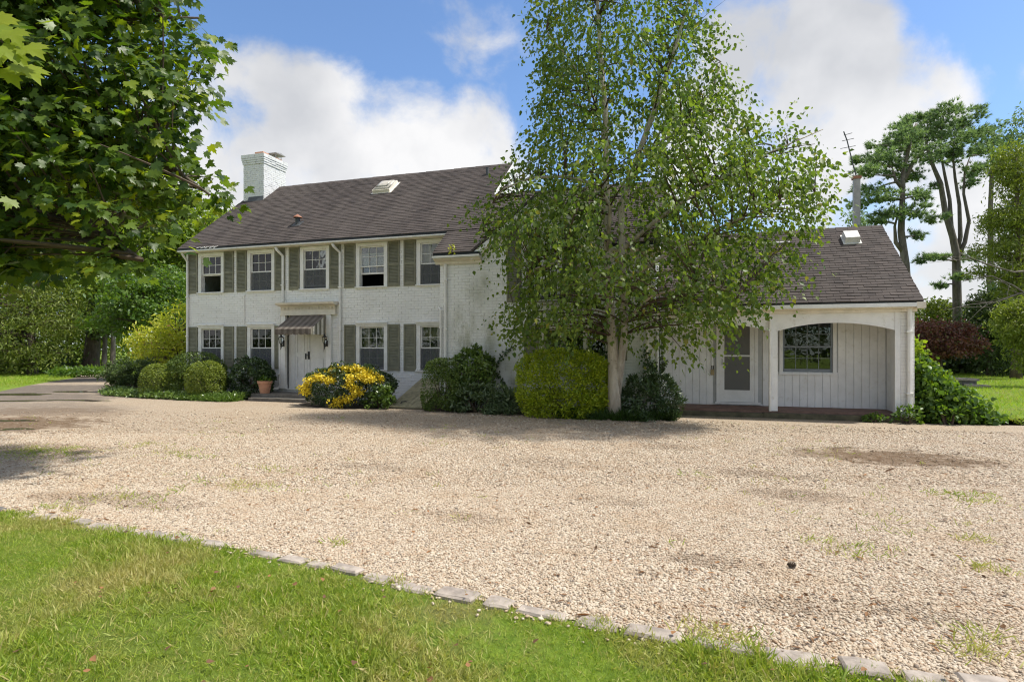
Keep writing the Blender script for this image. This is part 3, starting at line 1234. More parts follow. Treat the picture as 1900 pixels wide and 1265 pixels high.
# ---- entrance: pilasters, entablature, double door, awning
mb = MB()
dx0, dx1 = door_op[0], door_op[1]
for a, b in ((dx0 - .05, dx0 + .12), (dx1 - .12, dx1 + .05)):
    mb = MB()
    mb.box(a, b, YA - .10, YA - .012, .42, 2.59)
    mb.box(a - .02, b + .02, YA - .12, YA - .011, .30, .42)
    part('pilaster', mb, M['trim'], house)
mb = MB()
mb.box(-12.42, -10.40, YA - .12, YA - .011, 2.592, 2.64)
mb.box(-12.40, -10.42, YA - .10, YA - .011, 2.642, 2.76)
mb.box(-12.41, -10.41, YA - .12, YA - .011, 2.845, 2.875)
mb.prism([(-12.45, YA - .30, 2.91), (-12.45, YA - .33, 2.965), (-12.45, YA - .011, 2.985), (-12.45, YA - .011, 2.877), (-12.45, YA - .16, 2.877)], (2.11, 0, 0))
ent = part('entablature', mb, M['cream'], house)
mb = MB()
x = -12.395
while x < -10.45:
    mb.box(x, x + .03, YA - .118, YA - .0985, 2.765, 2.842)
    x += .052
mb.box(-12.40, -10.42, YA - .098, YA - .011, 2.762, 2.843)
part('dentils', mb, M['cream'], ent, stuff=True)
YD = YA + .10
mb = MB()
mb.box(dx0 + .12, dx1 - .12, YD - .02, YD + .1, 2.44, 2.588)
mb.box(dx0 + .122, -12.02, YD - .015, YD + .1, .302, 2.438)
mb.box(-10.86, dx1 - .122, YD - .015, YD + .1, .302, 2.438)
part('door_frame', mb, M['door'], house)


def door_leaf(x0, x1, y, panels):
    mb = MB()
    mb.box(x0, x1, y + .022, y + .05, .31, 2.436)
    st = .085
    mb.box(x0, x0 + st, y, y + .0215, .31, 2.436)
    mb.box(x1 - st, x1, y, y + .0215, .31, 2.436)
    last = .31
    for a, b in panels:
        mb.box(x0 + st + .0005, x1 - st - .0005, y + .0005, y + .0212, last, a)
        mb.box(x0 + st + .035, x1 - st - .035, y + .008, y + .0212, a + .035, b - .035)
        last = b
    mb.box(x0 + st + .0005, x1 - st - .0005, y + .0005, y + .0212, last, 2.436)
    return part('door', mb, M['door'], house)


dl = door_leaf(-12.016, -11.57, YD, [(.62, 1.30), (1.42, 2.3)])
dr = door_leaf(-11.562, -10.864, YD, [(.50, 1.26), (1.42, 2.3)])
mb = MB()
mb.box(-11.535, -11.475, YD - .02, YD - .001, 1.22, 1.46)
mb.tube([(-11.505, YD - .02, 1.34), (-11.505, YD - .055, 1.34), (-11.60, YD - .055, 1.34)], .011, 6)
part('door_handle', mb, M['iron'], dr)
part('door_handle', MB().box(-11.635, -11.595, YD - .02, YD - .001, 1.22, 1.40), M['iron'], dl)
part('doorbell', MB().lathe([(0, 0), (.018, 0), (.018, .0), (.014, .03)], (-10.74, YD - .03, 1.33), 10), M['iron'], house)
# threshold step and landing
mb = MB()
mb.box(-12.32, -10.66, YA - .05, YA + .3, .262, .298)
part('threshold', mb, M['trim'], house)
step = thing('entrance_steps', (-11.3, 14.4, 0), 'two low mossy stone steps at the front double door', 'steps')
part('landing', MB().box(-12.75, -10.3, 14.12, 15.03, .0, .20), M['slab'], step)
part('step', MB().box(-12.6, -10.55, 13.84, 14.118, .0, .10), M['slab'], step)

# awning, a striped canvas on a frame; it hangs on the house
aw = thing('door_awning', (-11.4, 15.0, 2.55), 'faded brown striped canvas awning with scalloped edge over the front door', 'awning')
ax0, ax1 = -12.02, -10.74
yb, yf, zb, zf = YA - .125, 14.28, 2.575, 2.14


def striped(name, quads, mat, parent):
    mb = MB()
    st = []
    for q, sv in quads:
        mb.poly(q)
        st += [sv] * len(q)
    me = mb.mesh(name, mat)
    at = me.attributes.new('stripe', 'FLOAT', 'POINT')
    at.data.foreach_set('value', np.array(st, dtype=np.float32))
    o = link(name, me, parent)
    md = o.modifiers.new('thickness', 'SOLIDIFY')
    md.thickness = .006
    return o


q = []
n = 12
for k in range(n):
    a, b = ax0 + (ax1 - ax0) * k / n, ax0 + (ax1 - ax0) * (k + 1) / n
    zs = [.0, -.012, -.012, .0]
    y1, y2 = yb + (yf - yb) * .35, yb + (yf - yb) * .7
    z1, z2 = zb + (zf - zb) * .35 - .012, zb + (zf - zb) * .7 - .012
    for (ya_, za_), (yb_, zb_) in (((yb, zb), (y1, z1)), ((y1, z1), (y2, z2)), ((y2, z2), (yf, zf))):
        q.append(([(a, ya_, za_), (a, yb_, zb_), (b, yb_, zb_), (b, ya_, za_)], k % 2))
striped('canopy', q, M['awning'], aw)
q = []
m = 24
for k in range(m):
    a, b = ax0 + (ax1 - ax0) * k / m, ax0 + (ax1 - ax0) * (k + 1) / m
    sc = lambda t: -.15 - .03 * abs(math.sin(t * 6 * math.pi))
    q.append(([(a, yf - .003, zf), (a, yf - .006, zf + sc(k / m)), (b, yf - .006, zf + sc((k + 1) / m)), (b, yf - .003, zf)], (k // 2) % 2))
striped('valance', q, M['awning'], aw)
for xs in (ax0, ax1):
    q = []
    m = 14
    for k in range(m):
        t0, t1 = k / m, (k + 1) / m
        f = lambda t: (yb + (yf - yb) * t, zb + (zf - zb) * t)
        sc = lambda t: zf - .15 - .03 * abs(math.sin(t * 4 * math.pi))
        q.append(([(xs, f(t0)[0], f(t0)[1] - .012), (xs, f(t1)[0], f(t1)[1] - .012), (xs, f(t1)[0], sc(t1)), (xs, f(t0)[0], sc(t0))], (k // 2) % 2))
    striped('side_panel', q, M['awning_side'], aw)
fr = MB()
for xs in (ax0 + .01, ax1 - .01):
    fr.tube([(xs, yb + .01, zb - .03), (xs, yf + .01, zf - .03), (xs, yb + .01, zf - .12)], .01, 5)
fr.tube([(ax0 + .01, yf + .01, zf - .03), (ax1 - .01, yf + .01, zf - .03)], .01, 5)
part('frame', fr, M['iron'], aw)


def lantern(x, label):
    t = thing('wall_lantern', (x, YA - .12, 1.8), label, 'lantern', 'lanterns at the front door')
    yy = YA - .22
    mb = MB()
    mb.box(x - .03, x + .03, YA - .122, YA - .101, 1.62, 1.80)
    mb.tube([(x, YA - .12, 1.66), (x, yy, 1.60), (x, yy - .02, 1.52)], .012, 6)
    mb.tube([(x, YA - .12, 1.76), (x, yy, 1.74)], .012, 6)
    mb.lathe([(.012, -.16), (.022, -.1), (.03, -.02), (.055, 0)], (x, yy, 1.72), 8)
    mb.lathe([(.0, .14), (.02, .12), (.03, .07), (.085, .03), (.085, .02)], (x, yy, 1.87), 8)
    part('bracket', mb, M['iron'], t)
    part('glass', MB().lathe([(.05, 0), (.075, .16), (.0, .16)], (x, yy, 1.722), 6), M['glass'], t)
    b = MB()
    for k in range(6):
        a = 2 * math.pi * k / 6
        b.tube([(x + .052 * math.cos(a), yy + .052 * math.sin(a), 1.72), (x + .078 * math.cos(a), yy + .078 * math.sin(a), 1.885)], .006, 4)
    part('cage', b, M['iron'], t)


lantern(-12.29, 'black iron wall lantern beside the front door, at the end with the potted plant')
lantern(-10.70, 'black iron wall lantern beside the front door, at the end with the doorbell')


# ---- downspouts
def downspout(pts, r=.038, name='downspout', mat='trim'):
    mb = MB()
    mb.tube(pts, r, 8)
    for i in (1, len(pts) - 2):
        pass
    zs = sorted(p[2] for p in pts)
    x, yy = pts[-1][0], pts[-1][1]
    for z in np.arange(zs[0] + .5, zs[-1] - .4, 1.3):
        mb.box(pts[-2][0] - r * 1.25, pts[-2][0] + r * 1.25, pts[-2][1] - r * 1.2, pts[-2][1] + r * 1.6, z, z + .03)
    return part(name, mb, M[mat], house, smooth=False)


downspout([(-16.22, YE - .02, ZE - .18), (-16.2, YA - .06, ZE - .42), (-16.2, YA - .06, .15)])
downspout([(-12.47, YE - .02, ZE - .17), (-12.43, YE - .0, ZE - .25), (-12.36, YA - .05, ZE - .42), (-12.36, YA - .05, 3.03)], .042)
downspout([(-12.47, YA - .05, 2.6), (-12.47, YA - .05, .38), (-12.5, YA - .1, .30), (-12.9, YA - .5, .24)], .042)
downspout([(-10.40, YE - .02, ZE - .17), (-10.36, YE - .0, ZE - .25), (-10.27, YA - .05, ZE - .42), (-10.27, YA - .05, .3)], .042)
downspout([(-13.88, YA - .03, 3.28), (-13.88, YA - .03, 2.32)], .016)
downspout([(-6.30, YB - .05, ZC - .30), (-6.30, YB - .05, .25)], .04)
downspout([(-6.56, YB + .12, 2.66), (-6.5, YB - .03, 2.66), (-6.44, YB - .05, 2.58), (-6.44, YB - .05, .3)], .033)
downspout([(-1.08, YB - .05, ZC - .30), (-1.08, YB - .05, .2)], .042, mat='cream')
downspout([(-.84, YP - .05, 2.42), (-.84, YP - .05, .2)], .04)
downspout([(1.62, YP - .06, 2.40), (1.62, YP - .06, .16)], .028)
downspout([(4.31, YP - .06, 2.46), (4.31, YP - .06, .1)], .05)

# ---- porch wing
mb = MB()
ZPF = .16
mb.box(-.70, 4.40, YP + .02, 15.4, .10, ZPF)
part('porch_floor', mb, M['porchfloor'], house)
mb = MB()
x = -.72
while x < 4.4:
    e = min(x + random.uniform(1.6, 2.3), 4.42)
    mb.box(x, e - .006, YP - .16 + random.uniform(-.01, .01), YP + .018, .0, .115 + random.uniform(-.008, .008))
    x = e
part('sill_timber', mb, M['mosstimber'], house)
YW = 15.2


def arch_board(x0, x1, ztop, zs, za, y0, y1):
    n = 20
    pts = [(x0, y0, ztop)]
    for k in range(n + 1):
        t = k / n
        u = 2 * t - 1
        R = ((x1 - x0) / 2) ** 2
        h = za - zs
        rad = (R + h * h) / (2 * h)
        z = zs - (rad - h) + math.sqrt(max(0, rad * rad - (u * (x1 - x0) / 2) ** 2))
        pts.append((x0 + (x1 - x0) * t, y0, z))
    pts.append((x1, y0, ztop))
    mb = MB()
    mb.prism(pts[::-1], (0, y1 - y0, 0))
    return part('arch_board', mb, M['board'], house)


arch_board(-.64, 1.608, 2.40, 1.955, 2.13, YP - .0, YP + .05)
arch_board(1.782, 4.06, 2.40, 1.955, 2.125, YP - .0, YP + .05)
mb = MB()
mb.box(1.61, 1.78, YP - .012, YP + .16, ZPF, 2.40)
part('porch_post', mb, M['board'], house)
part('porch_post', MB().box(-.78, -.642, YP - .012, YP + .14, .117, 2.40), M['board'], house)
part('porch_post', MB().box(4.062, 4.16, YP - .01, YP + .14, .117, 2.40), M['board'], house)
# the brick pier at the end
mb = MB()
mb.box(4.165, XR, YP + .012, YP + .3, 0, 2.40)
part('pier', mb, M['mortar'], house)
lay_bricks((4.165, YP + .012, 0), (1, 0, 0), (0, -1, 0), XR - 4.165, .02, 2.39, [], 'brick')
mb = MB()
mb.box(PX0, XR + .04, PE_Y + .07, YP + .08, 2.402, 2.45)
mb.box(PX0, XR + .03, PE_Y + .13, YP + .06, 2.34, 2.40)
part('frieze', mb, M['cream'], house)
mb = MB()
mb.box(PX0 + .05, PX1 - .14, PE_Y - .06, PE_Y - .032, 2.435, 2.515)
mb.box(PX0 + .05, PX1 - .14, PE_Y - .032, PE_Y + .08, 2.43, 2.452)
part('gutter', mb, M['board'], house)
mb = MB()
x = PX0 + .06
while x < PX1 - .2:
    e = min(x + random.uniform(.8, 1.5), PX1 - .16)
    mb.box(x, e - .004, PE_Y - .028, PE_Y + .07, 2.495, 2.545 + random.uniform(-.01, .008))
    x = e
part('eave_strip', mb, M['black'], house)
part('eave_return', MB().box(PX1 - .135, PX1 + .03, PE_Y - .05, YP + .0, 2.40, 2.53), M['cream'], house)
# ceiling, back wall planks, side planks
part('porch_ceiling', MB().box(-.70, 4.40, YP + .165, 15.3, 2.41, 2.45), M['board'], house)
PD = (.56, 1.44, .20, 2.33)
PW = (2.0, 3.14, 1.0, 2.22)
pk = {}


def plank(x0, x1, z0, z1):
    key = (round(x1 - x0, 3), round(z1 - z0, 3))
    if key not in pk:
        w, h = x1 - x0, z1 - z0
        b = .006
        m_ = MB()
        m_.prism([(-w / 2, .02, -h / 2), (-w / 2, b, -h / 2), (-w / 2 + b, 0, -h / 2), (w / 2 - b, 0, -h / 2), (w / 2, b, -h / 2), (w / 2, .02, -h / 2)], (0, 0, h))
        pk[key] = m_.mesh('plank', M['board'])
    return pk[key]


backw = MB()
backw.box(-.72, 4.24, YW + .022, YW + .12, ZPF, .30)
wall_grid(backw, -.72, 4.24, .16, 2.41, [PD, PW], YW + .021, .1)
bw = part('wall', backw, M['grey'], house, label='backing of the porch plank wall')
x = -.70
wd = (4.20 + .70) / 30
for k in range(30):
    a, b = x + .002, x + wd - .002
    x += wd
    spans = [(ZPF + .004, 2.405)]
    for o in (PD, PW):
        nx = []
        for p, q_ in spans:
            if b <= o[0] or a >= o[1]:
                nx.append((p, q_))
            else:
                if o[2] - p > .03:
                    nx.append((p, o[2] - .001))
                if q_ - o[3] > .03:
                    nx.append((o[3] + .001, q_))
        spans = nx
    for p, q_ in spans:
        aa, bb = a, b
        for o in (PD, PW):
            if q_ > o[2] and p < o[3]:
                if aa < o[0] < bb:
                    bb = o[0]
                if aa < o[1] < bb:
                    aa = o[1]
        if bb - aa > .01:
            link('plank', plank(aa, bb, p, q_), bw, ((aa + bb) / 2, YW + random.uniform(-.0015, .0015), (p + q_) / 2))
sw = MB()
for k in range(6):
    a = YP + .16 + k * (YW - YP - .17) / 6
    b = a + (YW - YP - .17) / 6 - .004
    sw.box(4.205, 4.235, a, b, ZPF, 2.405)
part('side_boarding', sw, M['board'], house)
part('side_boarding', MB().box(-.74, -.705, YP + .16, YW + .02, ZPF, 2.405), M['board'], house)
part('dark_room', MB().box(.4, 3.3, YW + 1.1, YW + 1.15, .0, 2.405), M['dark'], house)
# screen door
mb = MB()
mb.box(PD[0] - .04, PD[0] + .04, YW - .03, YW + .1, .24, 2.33)
mb.box(PD[1] - .04, PD[1] + .04, YW - .03, YW + .1, .24, 2.33)
mb.box(PD[0] - .07, PD[1] + .09, YW - .07, YW + .1, .19, .238)
part('door_frame', mb, M['board'], house)
mb = MB()
sx0, sx1, sz0, sz1 = PD[0] + .042, PD[1] - .042, .245, 2.31
rl = .105
mb.box(sx0, sx0 + rl, YW - .022, YW + .012, sz0, sz1)
mb.box(sx1 - rl, sx1, YW - .022, YW + .012, sz0, sz1)
mb.box(sx0 + rl, sx1 - rl, YW - .02, YW + .01, sz0, sz0 + .09)
mb.box(sx0 + rl, sx1 - rl, YW - .014, YW + .005, sz0 + .09, sz0 + .21)
mb.box(sx0 + rl, sx1 - rl, YW - .02, YW + .01, sz0 + .21, sz0 + .29)
mb.box(sx0 + rl, sx1 - rl, YW - .02, YW + .01, sz1 - .1, sz1)
mb.box(sx0 + rl, sx1 - rl, YW - .018, YW + .008, 1.36, 1.40)
sd = part('door', mb, M['board'], house, label='white screen door of the porch')
part('screen_mesh', MB().box(sx0 + rl, sx1 - rl, YW - .003, YW - .001, sz0 + .29, sz1 - .1), M['dscreen'], sd)
part('door_handle', MB().tube([(sx0 + .05, YW - .022, 1.30), (sx0 + .05, YW - .06, 1.28), (sx0 + .05, YW - .06, 1.17), (sx0 + .05, YW - .022, 1.15)], .009, 6), M['zinc'], sd)
mb = MB()
mb.box(PD[0] + .045, PD[1] - .045, YW + .06, YW + .09, .24, 2.33)
for cx in (PD[0] + .28, PD[1] - .28):
    for a, b in ((.40, 1.02), (1.14, 1.78), (1.88, 2.14)):
        mb.box(cx - .14, cx + .14, YW + .052, YW + .0595, a, b)
        mb.box(cx - .10, cx + .10, YW + .044, YW + .0515, a + .04, b - .04)
part('door', mb, M['grey'], house, label='grey panelled door behind the screen door')
# porch window
mb = MB()
mb.box(PW[0] - .045, PW[0] + .03, YW - .035, YW + .1, PW[2] - .02, PW[3])
mb.box(PW[1] - .03, PW[1] + .045, YW - .035, YW + .1, PW[2] - .02, PW[3])
mb.box(PW[0] - .06, PW[1] + .06, YW - .05, YW + .1, PW[2] - .065, PW[2] - .02)
w = part('window', mb, M['board'], house, label='porch window with sixteen panes')
sash(w, PW[0] + .032, PW[1] - .032, PW[2] + .58, PW[3], YW + .0, 4, 2, mat='bluegrey', rail=.04, bar=.012)
sash(w, PW[0] + .032, PW[1] - .032, PW[2] - .018, PW[2] + .62, YW + .04, 4, 2, mat='bluegrey', rail=.04, bot=.09, bar=.012)
lb = thing('lockbox', (.43, YW - .02, 1.2), 'white wall plate with a tan metal lockbox hanging beside the screen door', 'lockbox')
part('plate', MB().box(.405, .45, YW - .03, YW - .003, 1.12, 1.62), M['board'], lb)
part('box', MB().box(.385, .47, YW - .055, YW - .003, .90, 1.04), M['brass'], lb)
part('shackle', MB().tube([(.405, YW - .03, 1.04), (.405, YW - .03, 1.13), (.45, YW - .03, 1.13), (.45, YW - .03, 1.04)], .01, 6), M['iron'], lb)

# ---- chimney
CX0, CX1, CY0, CY1, CZ = -16.33, -15.40, 17.7, 18.9, 8.86
mb = MB()
mb.box(CX0, CX1, CY0, CY1, 5.0, CZ - .36)
for k, e in enumerate((.02, .035, .05)):
    mb.box(CX0 - e, CX1 + e, CY0 - e, CY1 + e, CZ - .358 + k * .075, CZ - .358 + (k + 1) * .075 - .002)
mb.box(CX0 - .06, CX1 + .06, CY0 - .06, CY1 + .06, CZ - .131, CZ)
chim = part('chimney', mb, M['brick_worn'], house)
lay_bricks((CX0, CY0, 0), (1, 0, 0), (0, -1, 0), CX1 - CX0, 6.9, CZ - .37, [], 'brick_worn')
lay_bricks((CX1, CY0, 0), (0, 1, 0), (1, 0, 0), CY1 - CY0, 6.9, CZ - .37, [], 'brick_worn')
for e, z in ((.02, CZ - .358), (.035, CZ - .283), (.05, CZ - .208), (.06, CZ - .131), (.06, CZ - .065)):
    lay_bricks((CX0 - e, CY0 - e, 0), (1, 0, 0), (0, -1, 0), CX1 - CX0 + 2 * e, z, z + .08, [], 'brick_worn')
    lay_bricks((CX1 + e, CY0 - e, 0), (0, 1, 0), (1, 0, 0), CY1 - CY0 + 2 * e, z, z + .08, [], 'brick_worn')
part('flue_pot', MB().box(CX0 + .34, CX0 + .72, CY0 + .2, CY0 + .52, CZ, CZ + .17), M['terra'], chim)
part('flue_pot', MB().box(CX0 + .5, CX0 + .85, CY0 + .75, CY0 + 1.1, CZ, CZ + .10), M['terra'], chim)
mb = MB()
for dx, dy in ((.53, .78), (.82, .78), (.53, 1.08), (.82, 1.08)):
    mb.box(CX0 + dx - .01, CX0 + dx + .01, CY0 + dy - .01, CY0 + dy + .01, CZ + .10, CZ + .26)
mb.prism([(CX0 + .42, CY0 + .65, CZ + .26), (CX0 + .42, CY0 + .93, CZ + .31), (CX0 + .42, CY0 + 1.2, CZ + .26), (CX0 + .42, CY0 + 1.2, CZ + .245), (CX0 + .42, CY0 + .65, CZ + .245)], (.52, 0, 0))
part('flue_cap', mb, M['zinc'], chim)
mb = MB()
zf_ = plane_z(CY0)
mb.prism([(CX0 + .25, CY0 - .1, plane_z(CY0 - .1) + .02), (CX0 + .25, CY0 - .013, plane_z(CY0) + .14), (CX0 + .25, CY0 - .013, plane_z(CY0) + .02)], (CX1 - CX0 - .25, 0, 0))
part('flashing', mb, M['pipe'], chim)

# bricks: the 300 nearest one by one, the rest as two joined parts
BRICKS.sort(key=lambda b: b[2])
brest = {'brick': MB(), 'brick_stained': MB(), 'brick_worn': MB()}
for i, (c, k, d) in enumerate(BRICKS):
    if i < 300:
        link('brick', MB().quadbox(c).mesh('brick', M[k]), core)
    else:
        brest[k].quadbox(c)
for k, mb in brest.items():
    part('bricks', mb, M[k], core, stuff=True)


# ---- things on the roofs
def on_main(x, y):
    return Vector((x, y, plane_z(y)))


NR = Vector((0, -PITCH, 1)).normalized()
SR = Vector((0, 1, PITCH)).normalized()


def roofbox(mb, o, x0, x1, s0, s1, h0, h1, inset=0):
    c = []
    for h, e in ((h0, 0), (h1, inset)):
        for xx, ss in ((x0 + e, s0 + e), (x1 - e, s0 + e), (x1 - e, s1 - e), (x0 + e, s1 - e)):
            c.append(tuple(o + Vector((xx, 0, 0)) + SR * ss + NR * h))
    mb.quadbox(c)


o = on_main(-10.2, 17.35)
sky_part = MB()
roofbox(sky_part, o, -.39, .39, -.06, .80, -.01, .02)
roofbox(sky_part, o, -.33, .33, 0, .74, .02, .12)
sl = part('skylight', sky_part, M['cream'], main_roof, label='cream domed skylight near the ridge')
sky_part = MB()
roofbox(sky_part, o, -.31, .31, .02, .72, .12, .18, .08)
roofbox(sky_part, o, -.23, .23, .10, .64, .18, .22, .11)
part('dome', sky_part, M['sky_dome'], sl, smooth=True)
o = on_main(-12.38, 15.78)
mb = MB()
mb.tube([o - Vector((0, 0, .05)), o + Vector((0, 0, .22))], .075, 12)
v = part('vent_pipe', mb, M['pipe'], main_roof)
part('vent_cap', MB().lathe([(.15, 0), (.13, .03), (0, .12)], tuple(o + Vector((0, 0, .22))), 14), M['copper'], v)
mb = MB()
roofbox(mb, o, -.16, .16, -.14, .18, .012, .022)
part('vent_flashing', mb, M['pipe'], v)
o = on_main(-6.55, 17.9)
part('vent_pipe', MB().tube([o - Vector((0, 0, .1)), o + Vector((0, 0, .24))], .05, 10), M['pipe'], main_roof)
NRp = Vector((0, -PPITCH, 1)).normalized()
SRp = Vector((0, 1, PPITCH)).normalized()
NR, SR = NRp, SRp
o = Vector((3.69, 16.02, PE_Z + PPITCH * (16.02 - PE_Y)))
mb = MB()
roofbox(mb, o, -.2, .2, -.14, .34, .0, .03)
roofbox(mb, o, -.17, .17, -.08, .30, .03, .17, .015)
part('vent_box', mb, M['vent'], porch_roof)
o = Vector((2.0, 16.1, PE_Z + PPITCH * (16.1 - PE_Y)))
mb = MB()
roofbox(mb, o, -.9, .32, 0, .07, .018, .034)
part('flashing_strip', mb, M['zinc'], porch_roof)
# grey flue behind the porch ridge with an aerial strapped to it
fx, fy = 4.1, 17.3
mb = MB()
mb.box(fx - .075, fx + .075, fy - .075, fy + .075, 2.8, 6.05)
fl = part('flue', mb, M['zinc'], porch_roof)
part('flue_cap', MB().box(fx - .1, fx + .1, fy - .1, fy + .1, 6.05, 6.12), M['copper'], fl)
ae = thing('aerial', (fx, fy, 6.12), 'thin bent metal aerial on top of the grey flue', 'aerial')
mb = MB()
mb.tube([(fx, fy, 6.115), (fx - .07, fy, 6.4), (fx - .22, fy, 7.1), (fx - .30, fy, 7.35)], .016, 5)
part('mast', mb, M['pipe'], ae)
mb = MB()
for zz, l in ((6.9, .18), (7.1, .14), (7.25, .1)):
    mb.tube([(fx - .2 - l, fy, zz), (fx - .2 + l, fy, zz + .04)], .008, 4)
part('rods', mb, M['pipe'], ae)

# weeds rooted in the middle gutter come with the plants below


# ---- curtains
def curtain(x0, x1, z0, z1, y, label, folds=7):
    mb = MB()
    n = folds * 6
    for k in range(n):
        a, b = x0 + (x1 - x0) * k / n, x0 + (x1 - x0) * (k + 1) / n
        f = lambda t: y + .03 * math.sin(t * folds * 2 * math.pi)
        mb.poly([(a, f(k / n), z0), (b, f((k + 1) / n), z0), (b, f((k + 1) / n), z1), (a, f(k / n), z1)])
    o = link('curtain', mb.mesh('curtain', M['curtain'], True))
    md = o.modifiers.new('thickness', 'SOLIDIFY')
    md.thickness = .008
    return tag(o, label, 'curtain')


curtain(-9.6, -9.32, 1.1, 2.2, YA + .2, 'cream curtain panel in the downstairs window above the yellow shrub, hanging on the door side', 4)
curtain(-9.05, -8.8, 1.1, 2.2, YA + .2, 'cream curtain panel in the downstairs window above the yellow shrub, hanging on the hatch side', 4)
curtain(-7.6, -6.75, 1.78, 2.2, YA + .2, 'short cream curtain in the downstairs window above the cellar hatch', 9)
curtain(-7.6, -6.75, 1.05, 1.62, YA + .2, 'cream cafe curtain across the lower sash of the downstairs window above the cellar hatch', 9)
curtain(-7.6, -6.75, 4.0, 4.6, YA + .2, 'cream curtain in the upstairs window next to the sweeping low roof', 9)
curtain(-11.6, -10.83, 4.36, 4.6, YA + .2, 'cream blind in the upstairs window over the entrance', 9)
curtain(-3.62, -3.2, 1.45, 2.05, YB + .25, 'tan curtain in the three part window beside the clipped boxwood', 5)


# ------------------------------------------------------------------ plants
M['l_birch'] = m_leaf('birch_leaf', (.070, .125, .026), (.19, .245, .05), .46, .45, third=((.24, .22, .05), .95))
M['l_maple'] = m_leaf('maple_leaf', (.028, .062, .013), (.115, .175, .022), .42, .42, (1.9, 2.0, .5))
M['l_maple_bright'] = m_leaf('sun_tinted_maple_leaf', (.17, .24, .02), (.25, .30, .025), .5, .45, (1.7, 1.7, .5))  # yellow-green of sun shining through leaves, painted as leaf colour
M['l_box'] = m_leaf('boxwood_leaf', (.20, .28, .016), (.44, .48, .035), .3, .4)
M['l_yew'] = m_leaf('yew_leaf', (.060, .105, .022), (.14, .195, .035), .2, .45)
M['l_yew_lime'] = m_leaf('clipped_yew_leaf', (.11, .16, .02), (.24, .28, .04), .2, .45)
M['l_holly'] = m_leaf('holly_leaf', (.030, .060, .022), (.080, .125, .042), .12, .28, spec=.55)
M['l_holly_mid'] = m_leaf('glossy_leaf', (.07, .125, .025), (.16, .23, .05), .2, .3, spec=.5)
M['l_yellow'] = m_leaf('golden_euonymus_leaf', (.62, .47, .02), (.80, .66, .06), .2, .45, (1.1, 1.05, .5))
M['l_lime'] = m_leaf('lime_leaf', (.26, .31, .03), (.52, .50, .06), .4, .45, third=((.42, .22, .12), .96))
M['l_vine'] = m_leaf('vine_leaf', (.055, .115, .022), (.13, .205, .04), .35, .4, (2.0, 2.0, .5))
M['l_vine_lime'] = m_leaf('sun_tinted_vine_leaf', (.15, .22, .02), (.26, .31, .03), .45, .45)  # brighter green of vine leaves lit from behind, put into the colour
M['l_ivy'] = m_leaf('ivy_leaf', (.03, .06, .016), (.08, .13, .03), .15, .35, spec=.5)
M['l_rhodo'] = m_leaf('rhododendron_leaf', (.06, .10, .045), (.15, .20, .09), .15, .35, spec=.5)
M['l_red'] = m_leaf('red_maple_leaf', (.10, .045, .035), (.21, .10, .07), .3, .5, (1.5, .8, .6), third=((.13, .14, .04), .9))
M['l_pine'] = m_leaf('pine_needle', (.11, .175, .085), (.23, .31, .15), .35, .5, (1.3, 1.4, .7))
M['l_hemlock'] = m_leaf('hemlock_needle', (.075, .115, .02), (.20, .23, .04), .3, .5)
M['l_dark'] = m_leaf('dark_evergreen_leaf', (.035, .06, .018), (.09, .13, .032), .2, .5)
M['l_wood'] = m_leaf('woodland_leaf', (.10, .165, .022), (.26, .32, .05), .45, .5)
M['l_fern'] = m_leaf('cypress_leaf', (.105, .145, .024), (.25, .28, .048), .35, .5)
M['l_lir'] = m_leaf('liriope_leaf', (.025, .055, .012), (.065, .12, .02), .3, .4)


def lump_dir(d, seed, k=3, amp=.12):
    """radius factor of a knobbly ball in direction d"""
    r = np.random.default_rng(seed)
    f = np.ones(len(d))
    for i in range(k * 4):
        v = nrm(r.normal(size=(1, 3)))[0]
        f += amp * r.uniform(-.6, 1) * np.clip((d @ v - .55) / .45, 0, 1) ** 2
    return f


